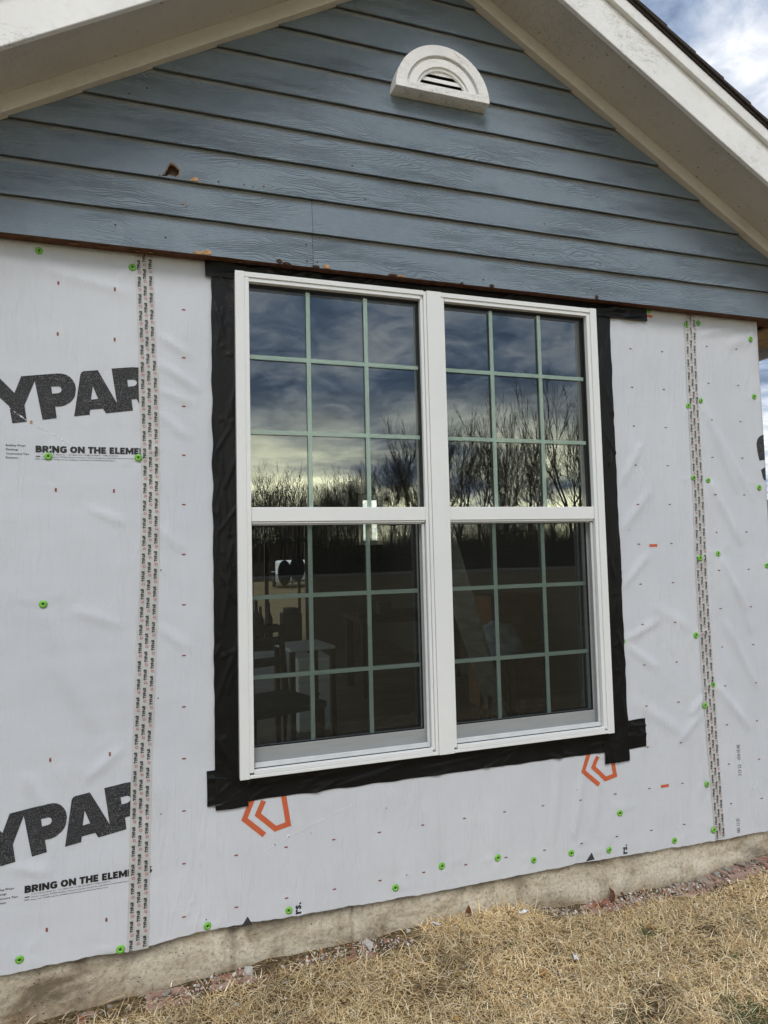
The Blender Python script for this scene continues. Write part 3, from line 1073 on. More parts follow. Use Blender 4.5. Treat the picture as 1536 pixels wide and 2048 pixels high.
# registration dashes of the print
DASH = []
for i in range(-1, 12):
    for j in range(-3, 11):
        x, z = -0.0113 + i * 0.1757 + 0.0008 * j, -0.0902 + (j) * 0.1765
        if z > 1.84 or z < -0.50 or (-0.085 < x < 1.65 and z > -0.10):
            continue
        DASH.append((x, z, 0.0062, 0.0022))
for i in range(2):
    for j in range(13):
        DASH.append((2.186 + i * 0.178, 1.717 - j * 0.1757, 0.0062, 0.0022))
for x, z in [(-0.59, 1.7306), (-0.4098, 1.7262), (-0.5905, 1.5522), (-0.4105, 1.5471), (-0.5936, 1.0187), (-0.4124, 1.0164), (-0.6047, 0.131), (-0.4239, 0.1296), (-0.6116, -0.4042), (-0.4339, -0.4064)]:
    DASH.append((x, z, 0.0030, 0.0062))
P, F = [], []
for x, z, a, b in DASH:
    k = len(P)
    P += [(x - a, z - b), (x + a, z - b), (x + a, z + b), (x - a, z + b)]
    F.append((k, k + 1, k + 2, k + 3))
conform('printed_dashes', P, F, M['dash'], wrap, 0.0010, 0)['kind'] = 'stuff'
for x, z in [(1.8262, 0.7849), (1.8258, -0.2658), (1.8625, 1.8348)]:
    conform('printed_orange_bar', [(x - 0.021, z - 0.006), (x + 0.021, z - 0.006), (x + 0.021, z + 0.006), (x - 0.021, z + 0.006)], [(0, 1, 2, 3)], M['orange'], wrap, 0.0011, 0)
# fragments of sideways lettering where the sheet was cut
RC = [(Vector((CORNER - 0.0015, 0, 0)), Vector((1, 0, 0)))]
conform('printed_letter', *poly_mesh([(2.515, 1.3068), (2.4930, 1.3050), (2.4801, 1.2988), (2.4680, 1.290), (2.4603, 1.2782), (2.4552, 1.2582), (2.4595, 1.2184), (2.4683, 1.1802), (2.515, 1.1853)]), M['ink'], wrap, 0.001, 0.02, RC)
conform('printed_letter', *poly_mesh([(2.4752, 1.1363), (2.4848, 1.0939), (2.4933, 1.0855), (2.515, 1.0828), (2.515, 1.1560)]), M['ink'], wrap, 0.001, 0.02, RC)
conform('printed_letter', [(0.0010, -0.515), (0.0421, -0.512), (0.0251, -0.4824)], [(0, 1, 2)], M['ink'], wrap, 0.001, 0)
conform('printed_letter', [(1.4117, -0.5198), (1.4533, -0.5184), (1.4401, -0.4879)], [(0, 1, 2)], M['ink'], wrap, 0.001, 0)
P, F = poly_mesh([(-0.052, -0.508), (-0.040, -0.5045), (-0.022, -0.503), (-0.006, -0.506), (0.000, -0.510)])
conform('printed_letter', P, F, M['ink'], wrap, 0.001, 0)


def side_text(body, xc, z0, z1, h, bold, name, mat):
    """lettering turned to read upward"""
    p, f = fit_text(body, z0, z1, -h / 2, h / 2, bold, 1)
    pts = [(xc - b, a) for a, b in p]
    return conform(name, pts, f, mat, wrap, 0.001, 0)


side_text('rs.', 1.607, -0.520, -0.481, 0.022, 0.03, 'printed_lettering', M['inksolid'])['kind'] = 'stuff'
side_text('rs.', 0.205, -0.505, -0.466, 0.022, 0.03, 'printed_lettering', M['inksolid'])['kind'] = 'stuff'
side_text('313 23', 2.246, -0.275, -0.225, 0.020, 0.0, 'printed_date_code', M['inksolid'])['kind'] = 'stuff'
side_text('034 05:43', 2.246, -0.204, -0.136, 0.020, 0.0, 'printed_date_code', M['inksolid'])['kind'] = 'stuff'
side_text('083 11:35', 2.219, -0.525, -0.461, 0.019, 0.0, 'printed_date_code', M['inksolid'])['kind'] = 'stuff'

# scratches where the wrap was torn by a blade: narrow lifted frays
def fray(a, b, n, seed, name='torn_scratch'):
    rnd = random.Random(seed)
    P, F = [], []
    for i in range(n):
        t = rnd.random()
        x, z = a[0] + (b[0] - a[0]) * t + rnd.uniform(-1, 1) * 0.0012, a[1] + (b[1] - a[1]) * t + rnd.uniform(-1, 1) * 0.0012
        l, an = rnd.uniform(0.002, 0.009), math.atan2(b[1] - a[1], b[0] - a[0]) + rnd.uniform(-0.5, 0.5)
        k = len(P)
        w = rnd.uniform(0.0005, 0.0014)
        dx, dz = math.cos(an) * l, math.sin(an) * l
        P += [(x, z - w), (x + dx, z + dz), (x, z + w)]
        F.append((k, k + 1, k + 2))
    return conform(name, P, F, [M['fray'] if i % 2 else M['fray'] for i in range(1)], wrap, 0.0016, 0)


M['fray'] = simple('white_torn_fibres', (0.82, 0.83, 0.85), 0.7, 0.1)
for a, b, n, s in (((0.085, -0.266), (0.17, -0.231), 40, 1), ((0.17, -0.231), (0.415, -0.1495), 150, 2), ((-0.735, 1.290), (-0.680, 1.2484), 22, 3), ((-0.678, 1.2484), (-0.53, 1.165), 50, 4)):
    fray(a, b, n, s)['kind'] = 'stuff'
def nick(x, z, r, mat):
    rr = random.Random(int(x * 1e4) + 5)
    q = [(x + math.cos(t) * r * rr.uniform(0.5, 1.2), z + math.sin(t) * r * rr.uniform(0.5, 1.2)) for t in [k * math.pi / 3.5 for k in range(7)]]
    conform('torn_nick', *poly_mesh(q), mat, wrap, 0.0018, 0)
nick(-0.669, 1.2455, 0.0065, M['chip'])
nick(0.172, -0.2300, 0.0075, M['fray'])
nick(0.174, -0.2325, 0.0032, M['gasket'])
for x, z in ((0.124, -0.251), (0.255, -0.231), (0.545, -0.182), (0.62, -0.44), (1.67, 1.80), (1.70, 0.855), (1.71, 0.36), (-0.115, -0.465), (-0.262, -0.09), (-0.27, 0.30), (-0.26, 0.74), (1.38, -0.225)):
    nick(x, z, 0.0024, M['gasket'])

# --- seam tapes
TAPE_L = [(1.90, -0.346, -0.283), (1.868, -0.346, -0.2835), (1.60, -0.336, -0.276), (1.52, -0.3325, -0.2741), (1.41, -0.3326, -0.2642), (1.056, -0.323, -0.262), (0.725, -0.330, -0.266), (0.30, -0.348, -0.2805), (0.03, -0.358, -0.2924), (-0.454, -0.369, -0.3015), (-0.50, -0.3715, -0.302), (-0.522, -0.372, -0.3025)]
TAPE_R = [(1.90, 2.083, 2.115), (1.862, 2.078, 2.119), (1.812, 2.062, 2.129), (1.69, 2.060, 2.125), (1.456, 2.057, 2.121), (0.99, 2.0587, 2.1248), (0.646, 2.050, 2.118), (0.20, 2.055, 2.124), (0.08, 2.058, 2.127), (-0.15, 2.068, 2.131), (-0.365, 2.078, 2.136), (-0.531, 2.082, 2.139)]


def edge(tp, z):
    zs = [q[0] for q in tp][::-1]
    return float(np.interp(z, zs, [q[1] for q in tp][::-1])), float(np.interp(z, zs, [q[2] for q in tp][::-1]))


def build_tape(tp, seed, crumple):
    z0, z1 = tp[-1][0], tp[0][0]
    n, w = 230, 7
    v, f = [], []
    for i in range(n + 1):
        z = z0 + (z1 - z0) * i / n
        a, b = edge(tp, z)
        a += 0.0012 * noise.noise((z * 8, seed, 0))
        b += 0.0012 * noise.noise((z * 8, seed, 5))
        for k in range(w + 1):
            x = a + (b - a) * k / w
            cr = 0.0009 * abs(noise.noise((x * 40, z * 14, seed))) + crumple * 0.004 * max(0, (z - 1.0)) * abs(noise.noise((x * 55, z * 20, seed + 3)))
            v.append((x, wrap_y(x, z, 0.0022 + cr), z))
    for i in range(n):
        for k in range(w):
            q = i * (w + 1) + k
            f.append((q, q + 1, q + w + 2, q + w + 1))
    t = mesh_obj('seam_tape', v, f, M['tape'], house, True)
    # print on the tape: three columns reading upward, each followed by a small outlined emblem
    tp_p, tp_f = block_text('TYPAR', 0, 0.0365, -0.0052, 0.0052, 0.23)
    emb = [(0.0052 * math.cos(q), 0.0048 * math.sin(q)) for q in [k * math.pi / 3 for k in range(6)]]
    P, F, P2, F2 = [], [], [], []
    per = 0.0612
    for c, ph in ((0.20, 0.0), (0.50, 0.5), (0.82, 0.12)):
        z = z0 - per
        while z < z1:
            zz = z + per * ph
            b = len(P)
            ok = all(z0 < zz + q[0] < z1 for q in tp_p)
            if ok:
                P += [(edge(tp, zz)[0] + c * (edge(tp, zz)[1] - edge(tp, zz)[0]) - q[1] - 0.010 * (q[0] - 0.02) * 0.6, zz + q[0]) for q in tp_p]
                F += [tuple(b + i for i in q) for q in tp_f]
            zc = zz - 0.0090
            if z0 + 0.006 < zc < z1 - 0.006:
                xc = edge(tp, zc)[0] + c * (edge(tp, zc)[1] - edge(tp, zc)[0]) + 0.0015
                b = len(P2)
                P2 += [(xc + q[0], zc + q[1]) for q in emb] + [(xc + q[0] * 0.66, zc + q[1] * 0.66) for q in emb]
                F2 += [(b + k, b + (k + 1) % 6, b + 6 + (k + 1) % 6, b + 6 + k) for k in range(6)]
            z += per
    for nm, pp, ff, mt in (('printed_tape_lettering', P, F, M['inksolid']), ('printed_tape_emblems', P2, F2, M['inkred'])):
        o = conform(nm, pp, ff, mt, t, 0.0040 + 0.0006, 0)
        o['kind'] = 'stuff'
    return t


build_tape(TAPE_L, 11, 0.2)
build_tape(TAPE_R, 23, 1.0)

# --- cap fasteners
mb = MB()
prof = [(0.0150, 0.0005), (0.0152, -0.0020), (0.0140, -0.0034), (0.0120, -0.0040), (0.0100, -0.0052), (0.0085, -0.0056), (0.0065, -0.0046), (0.0048, -0.0030)]
mb.lathe(prof, n=18, axis='y')
mb.lathe([(0.0048, -0.0030), (0.0030, -0.0033), (0.0005, -0.0034)], n=18, axis='y', mi=1)
fo = mb.build('cap_fastener', [M['green'], M['nail']], None, True)
fme = fo.data
bpy.data.objects.remove(fo)
for i, (x, z) in enumerate(FAST):
    o = bpy.data.objects.new('cap_fastener', fme)
    COL.objects.link(o)
    put(o, house)
    o.location = (x, wrap_y(x, z, 0.001 if i not in (3, 16, 18, 30, 35) else 0.004), z)
    o.rotation_euler = (random.uniform(-0.16, 0.16), random.uniform(0, 3), random.uniform(-0.16, 0.16))
    o.scale = (random.uniform(0.82, 0.92),) * 3

# --- black flashing tape round the window


BOSS = ((-0.045, 1.55), (-0.02, 1.52), (-0.05, 1.28), (-0.018, 1.27), (-0.05, 0.80), (-0.025, 0.86), (-0.048, 0.43), (-0.02, 0.44), (-0.052, 0.14), (1.610, 1.20), (1.61, 0.58), (1.605, 0.25))   # nail heads under the tape


def flash_strip(x0, x1, z0, z1, lift, seed, jag=0.004, along='z'):
    nx = max(4, int((x1 - x0) / 0.006))
    nz2 = max(4, int((z1 - z0) / 0.006))
    rnd = random.Random(seed)
    wr = []
    for _ in range(int(26 * max(x1 - x0, z1 - z0)) + 3):     # wrinkles run lengthwise, a little skewed
        cx, cz = rnd.uniform(x0, x1), rnd.uniform(z0, z1)
        an = rnd.gauss(math.pi / 2 if along == 'z' else 0.0, 0.28)
        wr.append((cx, cz, math.cos(an), math.sin(an), rnd.uniform(0.03, 0.16), rnd.uniform(0.0025, 0.0070), rnd.uniform(0.0035, 0.0075)))
    v, f = [], []
    for j in range(nz2 + 1):
        for i in range(nx + 1):
            x = x0 + (x1 - x0) * i / nx
            z = z0 + (z1 - z0) * j / nz2
            ex = (1 if i in (0, nx) else 0) * jag * noise.noise((z * 13, seed, 1))
            ez = (1 if j in (0, nz2) else 0) * jag * noise.noise((x * 13, seed, 2))
            d = 0.0
            for cx, cz, ca, sa, L, A, W in wr:
                t = (x - cx) * ca + (z - cz) * sa
                q = -(x - cx) * sa + (z - cz) * ca
                if abs(t) < L and abs(q) < 3 * W:
                    d = max(d, A * math.exp(-(q / W) ** 2) * (1 - (t / L) ** 2))
            for hx, hz in BOSS:
                q = ((x - hx) ** 2 + (z - hz) ** 2) / 0.0085 ** 2
                if q < 6:
                    d = max(d, 0.0042 * math.exp(-q) - 0.0016 * math.exp(-q * 6))
            v.append((x + ex, wrap_y(x, z, lift + d), z + ez))
    for j in range(nz2):
        for i in range(nx):
            k = j * (nx + 1) + i
            f.append((k, k + 1, k + nx + 2, k + nx + 1))
    return mesh_obj('flashing_tape', v, f, M['flash'], house, True)


flash_strip(-0.110, 1.738, -0.086, 0.035, 0.0030, 1, along='x')
flash_strip(-0.083, 0.030, -0.1035, 1.815, 0.0062, 2)
flash_strip(1.520, 1.645, -0.135, 1.815, 0.0066, 3)
flash_strip(-0.1045, 1.845, 1.806, 1.900, 0.0100, 4, along='x')
# --- the twin window
win = empty('twin_window', (0, 0, 0))
put(win, house)
win_base = win


def wpart(name, mb_, mat, bev=0.0015, smooth=False):
    o = mb_.build(name, mat, None, smooth)
    o.parent = win
    if bev:
        bevel(o, bev)
    return o


W_, H_ = 1.550, 1.826
MULL = 0.752
OPEN = ((0.050, 0.727), (0.828, 1.503))
ZT, ZR1, ZR0, ZB = 1.791, 0.957, 0.8975, 0.0275
BACK = 0.095
# outer frame members: face ring, then a stepped inner stop
for x0, x1 in ((0.0, 0.034), (W_ - 0.032, W_)):
    wpart('frame_jamb', MB().box(x0, x1, 0.0, BACK, 0.0, H_), M['vinyl'])
wpart('frame_jamb', MB().box(0.034, OPEN[0][0], 0.003, BACK, 0.020, H_ - 0.020), M['vinyl'], 0.001)
wpart('frame_stop', MB().box(OPEN[1][1], W_ - 0.0320, 0.007, BACK, 0.020, H_ - 0.020), M['vinyl'], 0.001)
wpart('mullion', MB().box(MULL, 0.815, 0.0, BACK, 0.0, H_), M['vinyl'])
wpart('mullion', MB().box(0.7395, MULL - 0.0012, 0.004, BACK, 0.0, H_ - 0.003), M['vinyl'], 0.001)
wpart('frame_stop', MB().box(OPEN[0][1], 0.7385, 0.011, BACK, 0.020, H_ - 0.020), M['vinyl'], 0.001)
wpart('frame_stop', MB().box(0.8152, OPEN[1][0], 0.004, BACK, 0.020, H_ - 0.020), M['vinyl'], 0.001)
for a, b in ((0.0342, 0.7393), (0.8154, W_ - 0.0322)):
    wpart('frame_head', MB().box(a, b, 0.0015, BACK, H_ - 0.020, H_ - 0.001), M['vinyl'])
    wpart('frame_head', MB().box(a + 0.0158, b - 0.012, 0.006, BACK, ZT, H_ - 0.0203), M['vinyl'], 0.001)
    wpart('frame_sill', MB().box(a, b, 0.0015, BACK, 0.001, 0.0120), M['vinyl'])
    wpart('frame_sill', MB().box(a + 0.0158, b - 0.012, 0.004, BACK, 0.0130, ZB), M['vinyl'], 0.001)
GU, GL = 0.036, 0.068                   # glass planes: the upper sash outside, the lower one behind it
for a, b in OPEN:
    # meeting rail of the upper sash
    wpart('meeting_rail', MB().box(a + 0.0005, b - 0.0005, 0.010, 0.052, ZR0 + 0.007, ZR1), M['vinyl'], 0.002)
    wpart('meeting_rail', MB().box(a + 0.004, b - 0.004, 0.014, 0.052, ZR0, ZR0 + 0.006), M['vinyl'], 0.001)
    # upper sash: slim dark glazing gasket, glass, bars between the panes
    g = MB()
    for q in ((a, a + 0.0022, ZR1, ZT), (b - 0.0045, b, ZR1, ZT), (a + 0.0022, b - 0.0045, ZT - 0.006, ZT)):
        g.box(q[0], q[1], 0.028, 0.060, q[2], q[3])
    wpart('glazing_gasket', g, M['gasket'], 0)
    wpart('upper_glass', MB().add([(a, GU, ZR1 - 0.004), (b, GU, ZR1 - 0.004), (b, GU, ZT + 0.002), (a, GU, ZT + 0.002)], [(0, 1, 2, 3)]), M['glass'], 0)
    wpart('upper_glass', MB().add([(a, GU + 0.017, ZR1 - 0.004), (b, GU + 0.017, ZR1 - 0.004), (b, GU + 0.017, ZT + 0.002), (a, GU + 0.017, ZT + 0.002)], [(0, 1, 2, 3)]), M['coated'], 0)
    bw = 0.0080
    vx = (a + 0.227, a + 0.4565)
    for x in vx:
        wpart('grille_bar', MB().box(x - bw, x + bw, GU + 0.005, GU + 0.012, ZR1 - 0.003, ZT), M['muntin'], 0.001)
    for z in (1.520, 1.238):
        wpart('grille_bar', MB().box(a, b, GU + 0.0055, GU + 0.0115, z - bw, z + bw), M['muntin'], 0.001)
    # lower sash, set back behind the insect screen
    LA, LB = a + 0.004, b + 0.010
    wpart('lower_rail', MB().box(LA, b - 0.001, 0.058, BACK, ZB + 0.001, 0.090), M['vinyl'], 0.002)
    wpart('lower_stile', MB().box(b - 0.012, b - 0.0008, 0.0585, BACK, 0.0905, ZR0), M['vinyl'], 0.001)
    wpart('glazing_gasket', MB().box(LA, b - 0.012, 0.060, 0.0665, 0.0903, 0.0935).box(b - 0.0165, b - 0.012, 0.060, 0.0665, 0.0935, ZR0), M['gasket'], 0)
    wpart('lower_glass', MB().add([(a - 0.01, GL, 0.085), (b - 0.010, GL, 0.085), (b - 0.010, GL, ZR0 + 0.02), (a - 0.01, GL, ZR0 + 0.02)], [(0, 1, 2, 3)]), M['glass'], 0)
    wpart('lower_glass', MB().add([(a - 0.01, GL + 0.017, 0.085), (b - 0.010, GL + 0.017, 0.085), (b - 0.010, GL + 0.017, ZR0 + 0.02), (a - 0.01, GL + 0.017, ZR0 + 0.02)], [(0, 1, 2, 3)]), M['coated'], 0)
    for x in vx:
        wpart('grille_bar', MB().box(x - bw, x + bw, GL + 0.005, GL + 0.012, 0.088, ZR0 + 0.01), M['muntin'], 0.001)
    for z in (0.628, 0.337):
        wpart('grille_bar', MB().box(a - 0.008, b - 0.012, GL + 0.0055, GL + 0.0115, z - bw, z + bw), M['muntin'], 0.001)
    # insect screen: frame and mesh
    s0, s1 = 0.022, 0.030
    wpart('screen_frame', MB().box(a + 0.003, b - 0.003, s0, s1, ZB + 0.002, ZB + 0.020), M['screenframe'], 0.002)
    wpart('screen_frame', MB().box(b - 0.0140, b - 0.003, s0, s1, ZB + 0.0205, ZR0 - 0.006), M['screenframe'], 0.002)
    wpart('screen_frame', MB().box(a + 0.003, b - 0.0145, s0, s1, ZR0 - 0.006, ZR0 - 0.001), M['screenframe'], 0.001)
    wpart('screen_seal', MB().box(a + 0.0002, a + 0.0028, 0.020, s1, ZB + 0.001, ZR0 - 0.001).box(a + 0.003, b - 0.003, 0.0205, s1, ZB + 0.0002, ZB + 0.0018), M['gasket'], 0)
    wpart('insect_screen', MB().add([(a + 0.003, 0.0265, ZB + 0.012), (b - 0.008, 0.0265, ZB + 0.012), (b - 0.008, 0.0265, ZR0 - 0.003), (a + 0.003, 0.0265, ZR0 - 0.003)], [(0, 1, 2, 3)]), M['screen'], 0)

# --- concrete foundation with a control joint, slightly uneven face
def build_foundation():
    v, f = [], []
    xs = sorted(list(np.arange(LEFT_CORNER, CORNER, 0.02)) + [0.404, 0.407, 0.411, 0.414])
    zs = list(np.linspace(-1.0, -0.47, 28))
    for z in zs:
        for x in xs:
            y = 0.058 + 0.004 * noise.noise((x * 4, z * 9, 1)) + 0.0015 * noise.noise((x * 30, z * 30, 1))
            if 0.4055 < x < 0.4125:
                y += 0.010
            v.append((x, y, z))
    n = len(xs)
    f = [(j * n + i, j * n + i + 1, (j + 1) * n + i + 1, (j + 1) * n + i) for j in range(len(zs) - 1) for i in range(n - 1)]
    mesh_obj('foundation', v, f, M['concrete'], house, True)
    MB().box(CORNER - 0.01, CORNER - 0.002, 0.060, 6.0, -1.0, -0.47).build('foundation', M['concrete'], house)
    MB().box(LEFT_CORNER, LEFT_CORNER + 0.01, 0.060, 6.0, -1.0, -0.47).build('foundation', M['concrete'], house)


build_foundation()

# --- siding boards
def rake_z(x, z_apex):
    return z_apex - SLOPE * abs(x - XA)


Z_TRIM, Z_FASC = 3.174, 3.2025        # lower edges at the ridge line
HOLE = [(-0.2214, 2.1885), (-0.2084, 2.1822), (-0.1990, 2.1740), (-0.1913, 2.1647), (-0.1923, 2.1494), (-0.2039, 2.1361), (-0.2116, 2.1396), (-0.2271, 2.1422), (-0.2364, 2.1343), (-0.2533, 2.1333), (-0.244, 2.1428), (-0.238, 2.157), (-0.2332, 2.1664), (-0.2307, 2.1769)]


def siding_board(k, x0=None, x1=None, hole=None):
    z0 = SB + k * EXPO
    z1 = z0 + EXPO + 0.012
    za = Z_TRIM + 0.03                                  # tucked under the rake trim
    if z1 > za - 0.02:
        z1 = za - 0.02
    lim0, lim1 = abs(za - z0) / SLOPE, abs(za - z1) / SLOPE
    bl = XA - lim0 if x0 is None else x0
    br = XA + lim0 if x1 is None else x1
    tl = XA - lim1 if x0 is None else x0
    tr = XA + lim1 if x1 is None else x1
    yb, yt = SID_Y, SID_Y + 0.0140

    def yy(x, z):
        return yb + (yt - yb) * (z - z0) / EXPO + 0.0016 * noise.noise((x * 1.6, k * 3.0, 0))
    n = max(4, int((br - bl) / 0.05))
    ou = []
    for i in range(n + 1):
        x = bl + (br - bl) * i / n
        ou.append((x, z0 + 0.0016 * noise.noise((x * 5, k, 7)) + 0.0007 * noise.noise((x * 23, k, 9))))
    nb = len(ou)
    ou += [(tr, z1), (tl, z1)]
    pts, fc = poly_mesh(ou, [hole] if hole else [])
    v = [(x, yy(x, z), z) for x, z in pts]
    f = list(fc)
    mi = [0] * len(f)
    b = len(v)
    lip = 0.013 if k == 0 else 0.0065
    v += [(x, yy(x, z) + lip, z) for x, z in ou[:nb]]
    for i in range(nb - 1):
        f.append((i + 1, i, b + i, b + i + 1))
        mi.append(1 if k == 0 else 0)
    # cut ends at a butt joint
    e = len(v)
    v += [(tr, yy(tr, z1) + 0.013, z1), (tl, yy(tl, z1) + 0.013, z1)]
    f.append((nb - 1, nb, e, b + nb - 1))
    f.append((0, b, e + 1, nb + 1))
    mi += [1, 1]
    o = mesh_obj('siding_board', v, f, [M['siding'], M['hardboard']], house, False, mi)
    if hole:
        # torn walls and bottom of the hole
        rr = random.Random(4)
        hv, hf, hm = [], [], []
        c = (sum(p[0] for p in hole) / len(hole), sum(p[1] for p in hole) / len(hole) + 0.006)
        nh = len(hole)
        for ring, (s, d) in enumerate(((1.12, -0.0010), (1.0, 0.0030), (0.88, 0.006), (0.74, 0.018))):
            for x, z in hole:
                j = rr.uniform(-0.0014, 0.0014) if ring else 0
                hv.append((c[0] + (x - c[0]) * s + j, yy(x, z) + d + abs(j), c[1] + (z - c[1]) * s + j))
        for ring in range(3):
            for i in range(nh):
                hf.append((ring * nh + i, ring * nh + (i + 1) % nh, (ring + 1) * nh + (i + 1) % nh, (ring + 1) * nh + i))
                hm.append(1 if ring == 2 else 0)
        hv.append((c[0], yy(*c) + 0.019, c[1]))
        hf += [(3 * nh + i, 3 * nh + (i + 1) % nh, len(hv) - 1) for i in range(nh)]
        hm += [1] * nh
        mesh_obj('torn_hole', hv, hf, [M['chip'], M['chipdark']], o, False, hm)['label'] = 'torn hole showing brown fibreboard'
    return o, yy


boards = {}
for k in range(10):
    if k in (0, 1):
        boards[k] = siding_board(k, None, 0.2890)
        siding_board(k, 0.2903, None)
    else:
        boards[k] = siding_board(k, hole=HOLE if k == 2 else None)


def chip(k, poly, name='paint_chip', mat='chip'):
    """flake of bare fibreboard standing a hair proud where the paint broke away"""
    o, yy = boards[k]
    rr = random.Random(int(abs(poly[0][0]) * 1e4))
    c = (sum(p[0] for p in poly) / len(poly), sum(p[1] for p in poly) / len(poly))
    n = len(poly)
    v = [(x, yy(x, z) - 0.0004, z) for x, z in poly]
    v += [(c[0] + (x - c[0]) * 0.7, yy(x, z) - 0.0018 - rr.uniform(0, 0.0012), c[1] + (z - c[1]) * 0.7) for x, z in poly]
    v.append((c[0], yy(*c) - 0.0012, c[1]))
    f = [(i, (i + 1) % n, n + (i + 1) % n, n + i) for i in range(n)] + [(n + i, n + (i + 1) % n, 2 * n) for i in range(n)]
    mesh_obj(name, v, f, M[mat], o)


def blot(x, z, w, h, seed):
    rr = random.Random(seed)
    return [(x + math.cos(t) * w * rr.uniform(0.6, 1.15), z + math.sin(t) * h * rr.uniform(0.6, 1.15)) for t in [i * 2 * math.pi / 9 for i in range(9)]]


chip(2, [(-0.1560, 2.1288), (-0.1272, 2.1290), (-0.1280, 2.1400), (-0.1296, 2.1447), (-0.1397, 2.1475), (-0.1500, 2.1410), (-0.1540, 2.1341)])
chip(1, blot(-0.182, 2.043, 0.0060, 0.0048, 1))
chip(1, blot(-0.168, 2.034, 0.0025, 0.0014, 9))
for i, (x, z, w, h) in enumerate(((-0.0564, 2.1421, 0.0040, 0.0022), (-0.080, 2.1330, 0.0020, 0.0010), (0.035, 2.145, 0.0030, 0.0014), (0.0659, 2.1430, 0.0024, 0.0012), (0.1064, 2.1518, 0.0055, 0.0022), (-0.2600, 2.1340, 0.0025, 0.0012))):
    chip(2, blot(x, z, w, h, 20 + i), mat='chipdark' if i in (0, 1, 2, 5) else 'chip')
for i, (x, w, h) in enumerate(((-0.130, 0.020, 0.0075), (-0.098, 0.020, 0.0125), (0.160, 0.015, 0.0115), (0.188, 0.024, 0.0055))):
    chip(0, blot(x, SB + h * 0.75, w, h, 40 + i), mat='chip' if i < 2 else 'chipdark')


def lipchip(x, w, h, seed, mat='chip'):
    q = [(a, max(b, SB + 0.0004)) for a, b in blot(x, SB + h * 0.6, w, h, seed)]
    yb = SID_Y - 0.0012
    mb_ = MB()
    n = len(q)
    v = [(a, yb - 0.001 * (i % 2), b) for i, (a, b) in enumerate(q)] + [(x, yb - 0.0022, SB + h * 0.55)]
    mb_.add(v, [(i, (i + 1) % n, n) for i in range(n)])
    mb_.build('paint_chip', M[mat], house)


for i, (x, w, h, m_) in enumerate(((0.3422, 0.016, 0.0105, 'chip'), (0.605, 0.026, 0.0065, 'chipdark'), (0.640, 0.018, 0.005, 'chip'), (0.90, 0.010, 0.005, 'chipdark'), (1.0365, 0.013, 0.008, 'chipdark'), (1.5444, 0.010, 0.0125, 'chipdark'), (0.30, 0.018, 0.0055, 'chipdark'))):
    lipchip(x, w, h, 60 + i, m_)
# bare hardboard backing strip under the siding's foot
bk = MB()
nseg = 90
for i in range(nseg):
    a = -1.35 + 4.37 * i / nseg
    b = a + 4.37 / nseg
    h = 0.0025 * noise.noise((a * 6, 0, 3))
    bk.box(a, b, SID_Y + 0.0135, 0.095, SB + 0.0025 + h, SB + 0.05)
bk.build('backing_strip', M['hardboard'], house)
# frayed paper edges hanging from the strip
for i, (x, w) in enumerate(((-0.535, 0.016), (-0.445, 0.020), (-0.33, 0.012), (-0.29, 0.010), (0.02, 0.010))):
    MB().add([(x - w, 0.010, SB + 0.001), (x + w, 0.010, SB + 0.001), (x + w * 0.8, 0.004, SB - 0.004), (x - w * 0.2, 0.002, SB - 0.0065), (x - w * 0.9, 0.005, SB - 0.003)], [(0, 4, 3, 2, 1)]).build('frayed_edge', M['chip'], house)
# nail heads in the siding
nm = MB()
nm.lathe([(0.0032, 0.0), (0.0028, -0.0008), (0.0003, -0.0004)], n=10, axis='y')
no = nm.build('siding_nail', M['chipdark'], None)
nme = no.data
bpy.data.objects.remove(no)
for k, x, dz in ((0, -0.405, 0.075), (0, -0.24, 0.05), (0, 0.265, 0.02), (0, 0.305, 0.022), (0, 0.265, 0.09), (0, 1.52, 0.045), (0, 1.0, 0.03), (1, 1.24, 0.03), (4, -0.30, 0.055), (4, -0.36, 0.02), (3, 0.45, 0.025), (2, 0.50, 0.03), (2, 1.30, 0.04)):
    o, yy = boards[k]
    z = SB + k * EXPO + dz
    q = bpy.data.objects.new('siding_nail', nme)
    COL.objects.link(q)
    q.parent = o
    q.location = (x, yy(x, z) - 0.0002, z)

# --- rake trim, soffit, fascia and roof
XE = 2.30


def slope_piece(name, side, zlo, zhi, y0, y1, mat, bev=0.002, xe=XE, x_in=0.0, n=24, wob=0.0012):
    """board following the rake, subdivided so that its edges are not perfectly straight"""
    v, f = [], []
    for i in range(n + 1):
        d = x_in + (xe - x_in) * i / n
        x = XA + side * d
        a, b = zlo - SLOPE * d + wob * noise.noise((d * 4, zlo, side)), zhi - SLOPE * d
        v += [(x, y0 + wob * noise.noise((d * 3, zlo * 3, side + 4)), a), (x, y1, a), (x, y1, b), (x, y0, b)]
    for i in range(n):
        q = 4 * i
        for k in range(4):
            f.append((q + k, q + (k + 1) % 4, q + 4 + (k + 1) % 4, q + 4 + k))
    f += [(0, 1, 2, 3), (4 * n + 3, 4 * n + 2, 4 * n + 1, 4 * n)]
    mb_ = MB()
    mb_.add(v, f)
    o = mb_.build(name, mat, house)
    if bev:
        bevel(o, bev)
    return o


